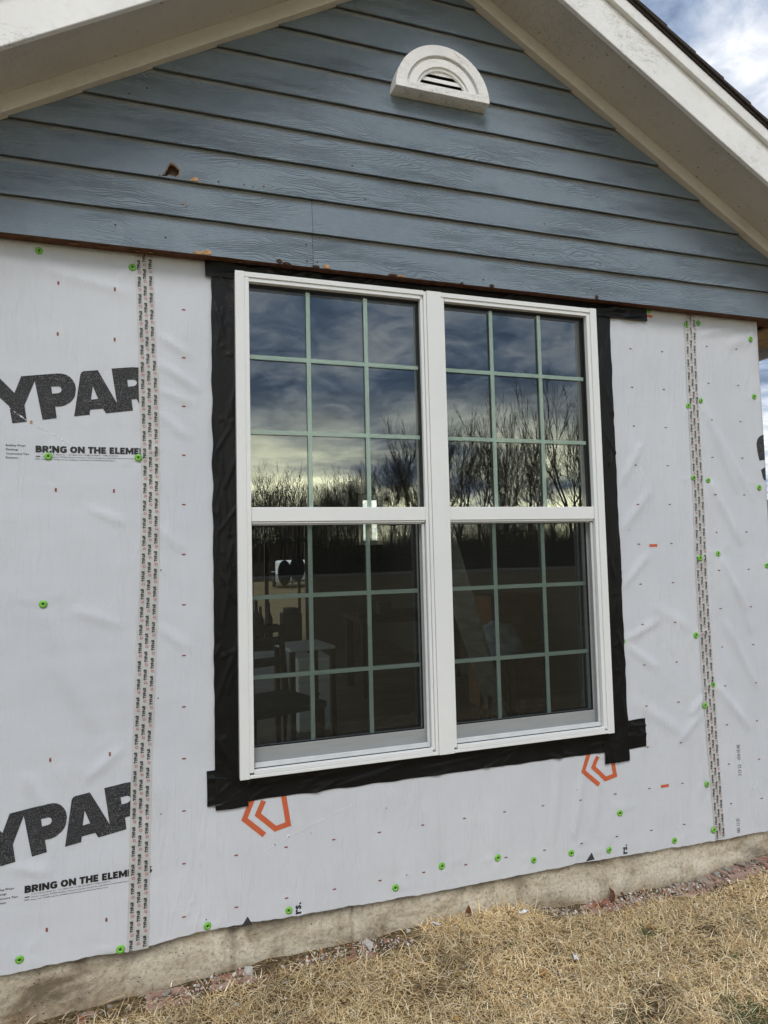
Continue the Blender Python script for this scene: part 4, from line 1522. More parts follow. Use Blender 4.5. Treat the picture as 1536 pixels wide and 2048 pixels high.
for s in (-1, 1):
    slope_piece('rake_trim', s, Z_TRIM, Z_TRIM + 0.075, -0.040, -0.004, M['trim'])
    slope_piece('soffit', s, Z_TRIM + 0.062, Z_TRIM + 0.075, -0.255, -0.0405, M['soffit'], 0)
    slope_piece('fascia', s, Z_FASC, Z_FASC + 0.166, -0.275, -0.2555, M['fascia'], 0.003)
    slope_piece('drip_board', s, Z_FASC + 0.1665, Z_FASC + 0.224, -0.294, -0.2555, M['fascia'], 0.003)
    slope_piece('roof_deck', s, Z_FASC + 0.2245, Z_FASC + 0.236, -0.300, 6.3, M['shingle'], 0)
    # shingle courses: each a thin sheet with its butt edge standing up, running back along the roof
    nC = 17
    for c in range(nC):
        d1 = XE + 0.03 - c * 0.142
        d0 = max(0.0, d1 - 0.19)
        zr = Z_FASC + 0.236
        t = 0.007
        lo, hi = zr + 0.012 - SLOPE * d1, zr + 0.003 - SLOPE * d0
        jj = random.uniform(-0.004, 0.004)
        a, b = XA + s * d0, XA + s * d1
        MB().prism([(a, hi), (b, lo), (b, lo + t), (a, hi + t)] if s > 0 else [(b, lo), (a, hi), (a, hi + t), (b, lo + t)], -0.312 + jj, 6.3).build('shingle_course', M['shingle'], house)
    slope_piece('starter_strip', s, Z_FASC + 0.2362, Z_FASC + 0.2480, -0.309, 0.3, M['shingle'], 0)
# horizontal eave on the right and left
for s in (-1, 1):
    X = lambda d: XA + s * d
    def bx(name, d0, d1, y0, y1, z0, z1, mat):
        a, b = sorted((X(d0), X(d1)))
        MB().box(a, b, y0, y1, z0, z1).build(name, mat, house)
    c = CORNER - XA
    bx('eave_ledger', c + 0.004, c + 0.075, 0.096, 6.0, 1.862, 1.885, M['hardboard'])
    bx('eave_soffit_board', c + 0.165, c + 0.430, 0.02, 6.0, 1.872, 1.884, M['plywood'])
    bx('eave_sky_block', c + 0.002, c + 0.498, 0.098, 6.0, 1.900, 1.915, M['hardboard'])  # added board that stops sky showing through the eave gaps
    bx('eave_fascia', c + 0.500, c + 0.520, -0.02, 6.0, 1.835, 1.985, M['fascia'])

# --- gable vent
vent = empty('gable_vent', (0, 0, 0))
put(vent, house)
VX, VZ, VR = 0.823, 2.610, 0.2035


def arc(r, n, z_off=0.0, a0=0.0, a1=math.pi):
    return [(VX + r * math.cos(a0 + (a1 - a0) * i / n), VZ + z_off + r * math.sin(a0 + (a1 - a0) * i / n)) for i in range(n + 1)]


def ring_part(name, r0, r1, y0, y1, zb, taper=1.0, mat='ventwhite'):
    """half ring between two radii, cut level at zb; taper widens the back"""
    n = 28
    v, f = [], []
    for i in range(n + 1):
        t = math.pi * i / n
        for r, y, k in ((r1, y0, 1.0), (r1, y1, taper), (r0, y1, 1.0), (r0, y0, 1.0)):
            x = VX + r * k * math.cos(t)
            z = max(VZ + r * k * math.sin(t), VZ + zb)
            v.append((x, y, z))
    for i in range(n):
        q = 4 * i
        for k in range(4):
            f.append((q + k, q + 4 + k, q + 4 + (k + 1) % 4, q + (k + 1) % 4))
    f += [(0, 1, 2, 3), (4 * n + 3, 4 * n + 2, 4 * n + 1, 4 * n)]
    m_ = MB()
    m_.add(v, f)
    o = m_.build(name, M[mat], None)
    o.parent = vent
    bevel(o, 0.0015)
    return o


ring_part('outer_arch', 0.1600, VR, -0.070, -0.004, 0.0, 1.02)
ring_part('arch_groove', 0.1500, 0.1598, -0.0560, -0.004, 0.030)
ring_part('middle_arch', 0.1180, 0.1498, -0.0640, -0.046, 0.030)
ring_part('inner_arch', 0.1060, 0.1178, -0.0570, -0.045, 0.032)
o = MB().box(VX - 0.1598, VX + 0.1598, -0.0690, -0.004, VZ, VZ + 0.032).build('vent_sill', M['ventwhite'], None)
o.parent = vent
bevel(o, 0.002)
for z, w in ((0.030, 0.112), (0.060, 0.100), (0.090, 0.072)):
    m_ = MB()
    m_.add([(VX - w, -0.0500, VZ + z), (VX + w, -0.0500, VZ + z), (VX + w, -0.0500, VZ + z + 0.015), (VX - w, -0.0500, VZ + z + 0.015),
            (VX - w, -0.0320, VZ + z + 0.012), (VX + w, -0.0320, VZ + z + 0.012), (VX + w, -0.0320, VZ + z + 0.026), (VX - w, -0.0320, VZ + z + 0.026)],
           [(0, 1, 2, 3), (4, 7, 6, 5), (0, 4, 5, 1), (3, 2, 6, 7), (0, 3, 7, 4), (1, 5, 6, 2)])
    o = m_.build('louvre_slat', M['ventwhite'], None)
    o.parent = vent
o = MB().box(VX - 0.12, VX + 0.12, -0.018, -0.014, VZ + 0.01, VZ + 0.125).build('vent_shade_sheet', M['chipdark'], None)  # dark sheet standing in for the shaded hollow behind the slats
o.parent = vent

# --- walls behind the wrap, room inside, far door and window
def hbox(name, x0, x1, y0, y1, z0, z1, mat, parent=None):
    return MB().box(x0, x1, y0, y1, z0, z1).build(name, mat, house)


YB = 5.70
L0, R0 = LEFT_CORNER + 0.01, CORNER - 0.012
FLOOR = -0.36
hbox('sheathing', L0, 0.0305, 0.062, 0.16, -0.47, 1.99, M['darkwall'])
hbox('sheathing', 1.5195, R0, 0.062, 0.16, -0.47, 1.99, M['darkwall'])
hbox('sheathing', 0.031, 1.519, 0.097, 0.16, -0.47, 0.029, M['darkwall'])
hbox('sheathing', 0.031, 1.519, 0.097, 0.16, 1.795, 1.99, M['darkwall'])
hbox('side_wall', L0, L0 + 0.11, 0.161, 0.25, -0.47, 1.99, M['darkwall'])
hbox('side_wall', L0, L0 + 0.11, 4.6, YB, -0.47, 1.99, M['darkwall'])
hbox('side_wall', L0, L0 + 0.11, 0.25, 4.6, -0.47, -0.30, M['darkwall'])  # left wall is mostly open: an unseen gap added to let daylight in
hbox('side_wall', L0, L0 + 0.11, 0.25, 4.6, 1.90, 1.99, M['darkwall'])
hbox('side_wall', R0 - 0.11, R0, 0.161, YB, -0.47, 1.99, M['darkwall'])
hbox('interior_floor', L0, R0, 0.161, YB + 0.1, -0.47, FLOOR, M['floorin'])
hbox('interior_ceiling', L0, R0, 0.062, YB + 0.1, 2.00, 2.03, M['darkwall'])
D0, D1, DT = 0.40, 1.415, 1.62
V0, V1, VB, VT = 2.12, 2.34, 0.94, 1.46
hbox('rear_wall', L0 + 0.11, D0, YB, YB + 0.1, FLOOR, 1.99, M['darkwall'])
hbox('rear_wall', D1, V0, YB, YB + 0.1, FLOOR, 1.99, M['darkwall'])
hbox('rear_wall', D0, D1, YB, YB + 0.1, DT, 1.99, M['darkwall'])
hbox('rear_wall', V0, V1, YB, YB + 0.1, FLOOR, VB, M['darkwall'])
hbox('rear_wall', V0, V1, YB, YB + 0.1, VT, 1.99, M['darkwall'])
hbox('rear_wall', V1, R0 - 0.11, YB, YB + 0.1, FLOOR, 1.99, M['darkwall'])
# patio door: two leaves with frames; trim round the small window
pd = MB()
for x in (D0, D0 + 0.47, D1 - 0.045):
    pd.box(x, x + 0.045, YB + 0.02, YB + 0.06, FLOOR, DT)
pd.box(D0 + 0.045, D1 - 0.045, YB + 0.022, YB + 0.058, FLOOR, FLOOR + 0.05).box(D0 + 0.045, D1 - 0.045, YB + 0.022, YB + 0.058, DT - 0.05, DT)
pd.build('patio_door', M['darkmetal'], house)
for i, (a, b, z0, z1) in enumerate(((V0 - 0.06, V0 - 0.001, VB - 0.06, VT + 0.06), (V1 + 0.001, V1 + 0.03, VB - 0.06, VT + 0.06), (V0 - 0.001, V1, VT + 0.001, VT + 0.06), (V0 - 0.001, V1, VB - 0.06, VB - 0.001), (V0 + 0.08, V0 + 0.11, VB, VT), (V0 - 0.001, V0 + 0.0795, 1.18, 1.205), (V0 + 0.1105, V1, 1.18, 1.205))):
    hbox('rear_window_trim', a, b, YB - 0.02 - 0.001 * i, YB - 0.001, z0, z1, M['framein'])
# ceiling over the roof void so that no daylight falls through
hbox('gable_sheathing', L0, R0, 0.062, 0.070, 1.991, 2.0, M['darkwall'])
gs = MB()
gs.prism([(XA - 2.2, 1.92), (XA + 2.2, 1.92), (XA, 3.30)], 0.016, 0.03)
gs.build('gable_sheathing', M['hardboard'], house)
gs = MB()
gs.prism([(XA - 2.2, 2.04), (XA + 2.2, 2.04), (XA, 3.35)], YB + 0.11, YB + 0.13)
gs.build('gable_sheathing', M['hardboard'], house)

exec_parts = True
# ------------------------------------------------------------------ things inside, seen through the lower sashes
def thing(name, loc, label, cat, rz=0.0, group=None):
    return tag(empty(name, loc, rz), label, cat, group)


def lp(mb_, name, mat, parent, bev=0.0, smooth=False):
    o = mb_.build(name, mat, parent, smooth, True)
    if bev:
        bevel(o, bev)
    return o


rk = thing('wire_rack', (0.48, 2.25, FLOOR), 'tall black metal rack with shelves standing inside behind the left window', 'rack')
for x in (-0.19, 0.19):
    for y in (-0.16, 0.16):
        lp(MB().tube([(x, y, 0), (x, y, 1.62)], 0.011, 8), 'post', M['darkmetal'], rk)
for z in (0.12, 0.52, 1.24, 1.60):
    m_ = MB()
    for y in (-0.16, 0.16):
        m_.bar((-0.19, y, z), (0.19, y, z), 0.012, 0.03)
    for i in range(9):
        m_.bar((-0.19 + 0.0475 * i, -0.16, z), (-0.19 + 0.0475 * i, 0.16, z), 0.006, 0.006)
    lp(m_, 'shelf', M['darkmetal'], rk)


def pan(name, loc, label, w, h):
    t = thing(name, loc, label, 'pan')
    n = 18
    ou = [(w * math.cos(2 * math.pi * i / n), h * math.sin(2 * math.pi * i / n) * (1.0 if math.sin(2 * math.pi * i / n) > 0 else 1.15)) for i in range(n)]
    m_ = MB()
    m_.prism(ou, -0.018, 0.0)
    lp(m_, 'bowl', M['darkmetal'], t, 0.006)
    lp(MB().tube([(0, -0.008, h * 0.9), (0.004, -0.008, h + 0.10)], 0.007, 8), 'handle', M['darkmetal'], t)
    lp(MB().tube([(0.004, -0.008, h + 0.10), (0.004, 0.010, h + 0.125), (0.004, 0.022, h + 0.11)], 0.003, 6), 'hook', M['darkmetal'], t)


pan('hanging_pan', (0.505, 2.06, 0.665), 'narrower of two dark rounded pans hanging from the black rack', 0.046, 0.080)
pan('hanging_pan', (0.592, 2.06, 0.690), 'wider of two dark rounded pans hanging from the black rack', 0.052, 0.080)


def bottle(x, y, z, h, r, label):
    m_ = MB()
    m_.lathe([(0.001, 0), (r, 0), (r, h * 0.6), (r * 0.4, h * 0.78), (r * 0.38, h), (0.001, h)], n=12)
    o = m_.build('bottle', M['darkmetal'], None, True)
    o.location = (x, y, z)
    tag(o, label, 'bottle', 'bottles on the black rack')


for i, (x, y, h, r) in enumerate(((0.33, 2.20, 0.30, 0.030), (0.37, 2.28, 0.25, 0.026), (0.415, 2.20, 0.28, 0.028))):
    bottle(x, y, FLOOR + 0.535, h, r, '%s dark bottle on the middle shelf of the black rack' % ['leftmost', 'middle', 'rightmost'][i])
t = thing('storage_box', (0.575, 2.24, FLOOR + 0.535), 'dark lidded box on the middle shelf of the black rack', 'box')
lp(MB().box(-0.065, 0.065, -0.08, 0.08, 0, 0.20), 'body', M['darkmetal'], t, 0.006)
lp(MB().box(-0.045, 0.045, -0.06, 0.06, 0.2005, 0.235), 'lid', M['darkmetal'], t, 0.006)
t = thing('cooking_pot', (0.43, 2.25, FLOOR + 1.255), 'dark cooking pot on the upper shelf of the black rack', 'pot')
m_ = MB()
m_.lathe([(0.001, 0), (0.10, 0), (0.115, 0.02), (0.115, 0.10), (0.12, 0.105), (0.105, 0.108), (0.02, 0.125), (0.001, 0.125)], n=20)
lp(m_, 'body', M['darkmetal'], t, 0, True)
for s in (-1, 1):
    lp(MB().tube([(s * 0.112, -0.03, 0.075), (s * 0.145, -0.02, 0.08), (s * 0.145, 0.02, 0.08), (s * 0.112, 0.03, 0.075)], 0.006, 6), 'handle', M['darkmetal'], t)
# side table with a pale top
t = thing('side_table', (0.515, 1.46, FLOOR), 'small table with pale grey top and dark legs inside the left window', 'table', rad(8))
lp(MB().box(-0.135, 0.135, -0.16, 0.16, 0.600, 0.618), 'table_top', M['whitebox'], t, 0.004)
for x in (-0.12, 0.12):
    for y in (-0.145, 0.145):
        lp(MB().box(x - 0.014, x + 0.014, y - 0.014, y + 0.014, 0, 0.5995), 'leg', M['darkwood'], t)
# white drawer unit behind it
t = thing('drawer_unit', (0.66, 2.02, FLOOR), 'white drawer unit standing behind the small pale topped table', 'drawers')
lp(MB().box(-0.11, 0.11, -0.15, 0.15, 0, 0.47), 'body', M['whitebox'], t, 0.003)
for k in range(3):
    d = lp(MB().box(-0.104, 0.104, -0.162, -0.1505, 0.02 + 0.15 * k, 0.155 + 0.15 * k), 'drawer', M['whitebox'], t, 0.003)
    lp(MB().box(-0.03, 0.03, -0.170, -0.1622, 0.085 + 0.15 * k, 0.095 + 0.15 * k), 'handle', M['darkmetal'], d)
# chair
t = thing('wooden_chair', (0.22, 0.80, FLOOR), 'dark wooden chair with slate blue seat close behind the left window', 'chair', rad(20))
lp(MB().box(-0.20, 0.20, -0.19, 0.19, 0.42, 0.455), 'seat', M['seat'], t, 0.01)
for x in (-0.18, 0.18):
    lp(MB().tube([(x, -0.17, 0), (x * 0.98, -0.17, 0.42)], [0.014, 0.019], 8), 'leg', M['darkwood'], t)
    lp(MB().tube([(x, 0.19, 0), (x, 0.17, 0.44), (x, 0.215, 0.78)], [0.014, 0.020, 0.015], 8), 'leg', M['darkwood'], t)
for z, m_ in ((0.60, 'seat'), (0.70, 'seat'), (0.765, 'darkwood')):
    lp(MB().box(-0.165, 0.165, 0.188 + (z - 0.6) * 0.13, 0.202 + (z - 0.6) * 0.13, z - 0.022, z + 0.022), 'back_slat', M[m_], t, 0.004)
# work table with planks
t = thing('work_table', (1.70, 2.95, FLOOR), 'long dark work table inside behind the window mullion', 'table')
lp(MB().box(-0.50, 0.60, -0.30, 0.30, 0.58, 0.62), 'table_top', M['darkwood'], t, 0.004)
for x in (-0.45, 0.55):
    for y in (-0.25, 0.25):
        lp(MB().box(x - 0.03, x + 0.03, y - 0.03, y + 0.03, 0, 0.5795), 'leg', M['darkwood'], t)
for i in range(4):
    o = MB().box(-0.52, 0.52, -0.045, 0.045, 0, 0.025).build('plank', M['darkwood'], None)
    o.location = (1.72 + 0.03 * i, 2.72 + 0.12 * i, FLOOR + 0.622)
    o.rotation_euler = (0, 0, rad(3 * i - 4))
    tag(o, '%s plank from the window lying flat on the dark work table' % ['nearest', 'second', 'third', 'farthest'][i], 'plank', 'planks on the work table')
o = MB().box(-0.05, 0.05, -0.05, 0.05, 0, 0.10).build('dark_carton', M['darkmetal'], None)
o.location = (1.40, 2.68, FLOOR + 0.65)
bevel(o, 0.006)
tag(o, 'small dark carton on the planks near the window mullion', 'carton')
# leaning board
o = MB().bar((1.93, 1.78, FLOOR + 0.01), (0.835, 0.185, 0.93), 0.125, 0.035, up=(-0.55, -0.75, 0.35)).build('leaning_board', M['palewood'], None)
bevel(o, 0.003)
tag(o, 'pale lumber board leaning diagonally behind the right lower sash', 'board')
# cartons and a plastic bundle
for i, (x, y, z, a, b, h, l) in enumerate(((2.13, 2.02, 0, 0.22, 0.20, 0.46, 'lower brown cardboard carton stacked inside by the right wall'), (2.16, 2.10, 0.462, 0.20, 0.18, 0.34, 'upper brown cardboard carton stacked inside by the right wall'))):
    t = thing('cardboard_carton', (x, y, FLOOR + z), l, 'carton', rad(4 * i - 2), 'cartons stacked inside')
    lp(MB().box(-a, a, -b, b, 0, h), 'body', M['card'], t, 0.004)
    for s in (-1, 1):
        lp(MB().box(-a + 0.002, a - 0.002, min(s * 0.003, s * b), max(s * 0.003, s * b), h + 0.0005, h + 0.005), 'flap', M['card'], t)
bm = bmesh.new()
bmesh.ops.create_icosphere(bm, subdivisions=4, radius=0.15)
for v_ in bm.verts:
    q = v_.co.copy()
    v_.co = q * (1 + 0.35 * noise.noise(q * 9) + 0.15 * noise.noise(q * 24))
    v_.co.z = max(v_.co.z * 0.85, -0.085)
    v_.co.x *= 1.1
o = bm_obj('plastic_bundle', bm, M['bluecloth'], None, True)
o.location = (1.86, 1.62, FLOOR + 0.531)
tag(o, 'crumpled pale blue plastic bundle behind the right lower sash', 'bundle')
t = thing('stool', (1.86, 1.62, FLOOR), 'dark stool holding the crumpled plastic bundle', 'stool')
lp(MB().lathe([(0.001, 0.415), (0.15, 0.415), (0.155, 0.43), (0.15, 0.444), (0.001, 0.445)], n=20), 'seat', M['darkwood'], t)
for k in range(4):
    c_, s_ = math.cos(k * math.pi / 2 + 0.6), math.sin(k * math.pi / 2 + 0.6)
    lp(MB().tube([(0.15 * c_, 0.15 * s_, 0), (0.11 * c_, 0.11 * s_, 0.416)], 0.014, 8), 'leg', M['darkwood'], t)

# ------------------------------------------------------------------ foot of the wall: brick course, stones, rubble
course = thing('brick_course', (0.9, 0.0, -0.72), 'remnant row of broken red cored bricks sunk along the concrete foundation', 'bricks')


def brick_mesh(seed, L=0.195, D=0.085, H=0.055, holes=True, broken=0.0):
    rr = random.Random(seed)
    x0, x1 = -L / 2, L / 2
    ou = []
    for i in range(7):
        ou.append((x0 + (x1 - x0) * i / 6, -D / 2 + rr.uniform(-1, 1) * 0.003 + (rr.uniform(0, 1) * 0.03 * broken)))
    ou.append((x1 + rr.uniform(-0.004, 0.003) - broken * 0.03 * rr.random(), 0))
    for i in range(7):
        ou.append((x1 - (x1 - x0) * i / 6, D / 2 + rr.uniform(-1, 1) * 0.003))
    ou.append((x0 + rr.uniform(-0.003, 0.004) + broken * 0.03 * rr.random(), 0))
    hs = []
    if holes:
        for hx in (-0.062, 0.0, 0.062):
            if abs(hx) < L / 2 - 0.025:
                hs.append([(hx + 0.0165 * math.cos(t), 0.002 + 0.0165 * math.sin(t)) for t in [i * math.pi / 5 for i in range(10)]])
    pts, fc = poly_mesh(ou, hs)
    n = len(ou)
    v = [(x, y, H + rr.uniform(-0.002, 0.002)) for x, y in pts]
    f = list(fc)
    b = len(v)
    v += [(x, y, 0) for x, y in ou]
    f += [((i + 1) % n, i, b + i, b + (i + 1) % n) for i in range(n)]
    off = n
    for h in hs:
        c = len(v)
        m = len(h)
        v += [(x, y, H - 0.035) for x, y in h]
        for i in range(m):
            f.append((off + i, off + (i + 1) % m, c + (i + 1) % m, c + i))
        f.append(tuple(range(c + m - 1, c - 1, -1)))
        off += m
    me = bpy.data.meshes.new('brick')
    me.from_pydata(v, [], f)
    me.materials.append(M['brick'])
    bm = bmesh.new()
    bm.from_mesh(me)
    bmesh.ops.recalc_face_normals(bm, faces=bm.faces)
    bm.to_mesh(me)
    bm.free()
    return me


BR = [brick_mesh(s, broken=b) for s, b in ((1, 0), (2, 0.3), (3, 0.9), (4, 0.2))]
BRH = [brick_mesh(s, L=0.10, holes=True, broken=1.2) for s in (5, 6)]
xb = -0.52
i = 0
while xb < 2.46:
    small = (i % 5 == 3)
    L = 0.10 if small else 0.195
    x = xb + L / 2
    me = (BRH[i % 2] if small else BR[i % 4])
    top = base_z(x) + (0.004 if x > 1.45 else (-0.002 if x < 0.10 else -0.012 if x < 0.55 else -0.026))
    if 0.62 < x < 1.15:
        top -= 0.012
    if x > 1.95:
        top += 0.010
    o = bpy.data.objects.new('brick', me)
    COL.objects.link(o)
    o.parent = course
    y = 0.004 + random.uniform(-0.004, 0.004)
    o.location = (x - 0.9, y, top - 0.055 + 0.72)
    o.rotation_euler = (rad(random.uniform(-3, 5)), rad(random.uniform(-2, 2)), rad(random.uniform(-2.5, 2.5)))
    xb += L + 0.012
    i += 1


def rock_mesh(seed, flat=0.65):
    """angular stone: hull of scattered points"""
    rr = random.Random(seed * 13)
    bm = bmesh.new()
    for _ in range(17):
        d = Vector((rr.gauss(0, 1), rr.gauss(0, 1), rr.gauss(0, 1))).normalized() * rr.uniform(0.72, 1.12)
        bm.verts.new((d.x * rr.uniform(0.9, 1.25), d.y, d.z * flat))
    hull = bmesh.ops.convex_hull(bm, input=bm.verts)
    bmesh.ops.delete(bm, geom=[v for v in bm.verts if not v.link_faces], context='VERTS')
    bmesh.ops.recalc_face_normals(bm, faces=bm.faces)
    me = bpy.data.meshes.new('stone')
    bm.to_mesh(me)
    bm.free()
    return me


RK = [rock_mesh(s, f_) for s, f_ in ((1, 0.75), (2, 0.6), (3, 0.8), (4, 0.55), (5, 0.7))]
RKW = []
for me in RK:
    c = me.copy()
    c.materials.append(M['mortarwhite'])
    RKW.append(c)
    me.materials.append(M['stone'])


def stone(x, y, r, label, white=False, k=0, group=None, lift=0.3, name='stone', cat='stone'):
    me = (RKW if white else RK)[k % 5]
    o = bpy.data.objects.new(name, me)
    COL.objects.link(o)
    z = ground_z(x, y) if y < -0.045 else base_z(x) + (0.008 if x > 1.45 else -0.004)
    o.location = (x, y, z + r * lift)
    o.scale = (r, r, r)
    o.rotation_euler = (random.uniform(-0.4, 0.4), random.uniform(-0.4, 0.4), random.uniform(0, 6))
    tag(o, label, cat, group)
    return o


G = 'stones along the foundation'
stone(1.985, 0.036, 0.024, 'flat pale grey stone against the foundation left of the larger stones', k=3)
stone(2.075, 0.034, 0.020, 'largest blocky grey stone resting behind the row of cored bricks', k=0, group=G)
stone(2.135, 0.030, 0.023, 'rounded grey stone touching the concrete above the brick corner', k=2, group=G)
stone(2.215, 0.034, 0.026, 'rough stone near the right end of the foundation', k=1, group=G)
stone(2.03, 0.028, 0.011, 'small round pale pebble between the larger grey stones', k=1, group=G)
for j, (x, y, r) in enumerate(((1.86, 0.040, 0.014), (1.83, 0.036, 0.012), (2.17, 0.02, 0.014), (2.27, 0.03, 0.015), (2.31, 0.025, 0.017), (1.92, 0.03, 0.012), (2.36, 0.04, 0.016))):
    stone(x, y, r, '%s small angular stone counted along the right hand bricks' % ['second', 'first', 'fourth', 'fifth', 'sixth', 'third', 'seventh'][j], k=j, group='small stones by the bricks', lift=0.35)
for j, (x, y, r) in enumerate(((-0.50, 0.030, 0.013), (-0.47, 0.015, 0.012), (-0.42, 0.035, 0.014), (-0.445, 0.02, 0.011), (-0.55, 0.035, 0.012), (-0.38, 0.03, 0.010), (-0.36, 0.010, 0.011))):
    stone(x, y, r, '%s small grey stone counted along the left end of the foundation' % ['second', 'third', 'fifth', 'fourth', 'first', 'sixth', 'seventh'][j], k=j, group='small stones by the left bricks', lift=0.5)
stone(0.130, -0.075, 0.011, 'yellowish pebble in front of the broken bricks', k=1, lift=0.9)
stone(-0.245, 0.016, 0.017, 'pale stone lodged in the left red brick', k=2, lift=0.8)
stone(0.455, 0.012, 0.022, 'white lump of mortar beside the foundation joint', True, 3, lift=0.25, name='mortar_lump', cat='mortar')
stone(0.620, 0.038, 0.011, 'small white mortar chip on the soil right of the foundation joint', True, 0, lift=0.7, name='mortar_lump', cat='mortar')
stone(0.46, -0.42, 0.012, 'white stone chip lying in the dry grass', True, 2, lift=1.4, name='mortar_lump', cat='mortar')
stone(-0.03, -0.12, 0.010, 'upright white chip in the grass below the broken bricks', True, 4, lift=1.4, name='mortar_lump', cat='mortar')
stone(0.025, 0.022, 0.020, 'flat white mortar piece on the broken bricks', True, 3, lift=0.4, name='mortar_lump', cat='mortar')


def coloured(name, verts, faces, cols_per_face, mat, kind='stuff', smooth=False):
    verts = np.asarray(verts, dtype=np.float32)
    faces = np.asarray(faces, dtype=np.int32)
    me = bpy.data.meshes.new(name)
    k = faces.shape[1]
    me.vertices.add(len(verts))
    me.vertices.foreach_set('co', verts.ravel())
    me.loops.add(faces.size)
    me.loops.foreach_set('vertex_index', faces.ravel())
    me.polygons.add(len(faces))
    me.polygons.foreach_set('loop_start', np.arange(0, faces.size, k, dtype=np.int32))
    me.polygons.foreach_set('loop_total', np.full(len(faces), k, dtype=np.int32))
    me.update(calc_edges=True)
    at = me.attributes.new('tint', 'FLOAT_COLOR', 'FACE')
    c = np.ones((len(faces), 4), dtype=np.float32)
    c[:, :3] = cols_per_face
    at.data.foreach_set('color', c.ravel())
    me.materials.append(mat)
    if smooth:
        me.polygons.foreach_set('use_smooth', [True] * len(faces))
    o = bpy.data.objects.new(name, me)
    COL.objects.link(o)
    o['kind'] = kind
    return o


def rubble():
    """crumbs of mortar, brick and gravel strewn along the brick ledge"""
    oc = np.array([(1, 0, 0), (-1, 0, 0), (0, 1, 0), (0, -1, 0), (0, 0, 1), (0, 0, -1)], dtype=float)
    of = [(0, 2, 4), (2, 1, 4), (1, 3, 4), (3, 0, 4), (2, 0, 5), (1, 2, 5), (3, 1, 5), (0, 3, 5)]
    V, F, C = [], [], []
    pal = [(0.60, 0.56, 0.50), (0.46, 0.40, 0.35), (0.36, 0.31, 0.26), (0.30, 0.11, 0.065), (0.50, 0.36, 0.30), (0.28, 0.24, 0.19), (0.70, 0.67, 0.62)]
    for i in range(7500):
        x = random.uniform(-0.75, 2.5)
        band = random.random()
        if band < 0.82:
            y = random.gauss(0.012, 0.026)
        else:
            y = random.gauss(-0.08, 0.05)
        if y > 0.055:
            continue
        dens = 0.35 + 0.65 * (0.5 + 0.5 * noise.noise((x * 4, 0, 6)))
        if 0.62 < x < 1.12:
            dens *= 0.25
        if random.random() > dens:
            continue
        r = min(0.012, 0.0016 + random.expovariate(1 / 0.0019))
        z = (ground_z(x, y) if y < -0.045 else base_z(x) + (0.006 if x > 1.45 else -0.006)) + r * 0.4
        p = oc * r * RNG.uniform(0.6, 1.25, (6, 1)) * np.array([1, 1, 0.75])
        a = random.uniform(0, 6.3)
        R = np.array([[math.cos(a), -math.sin(a), 0], [math.sin(a), math.cos(a), 0], [0, 0, 1]])
        p = p @ R.T + RNG.normal(0, r * 0.12, (6, 3)) + np.array([x, y, z])
        b = len(V) * 6
        V.append(p)
        F += [(b + q[0], b + q[1], b + q[2]) for q in of]
        c = np.array(random.choices(pal, (3, 3, 2, 2.2, 2, 3, 1.4))[0]) * random.uniform(0.75, 1.15)
        C += [c] * 8
    o = coloured('mortar_rubble', np.concatenate(V), F, np.array(C), M['rubble'])
    tag(o, 'crumbs of mortar and brick strewn along the foundation', 'rubble')


rubble()

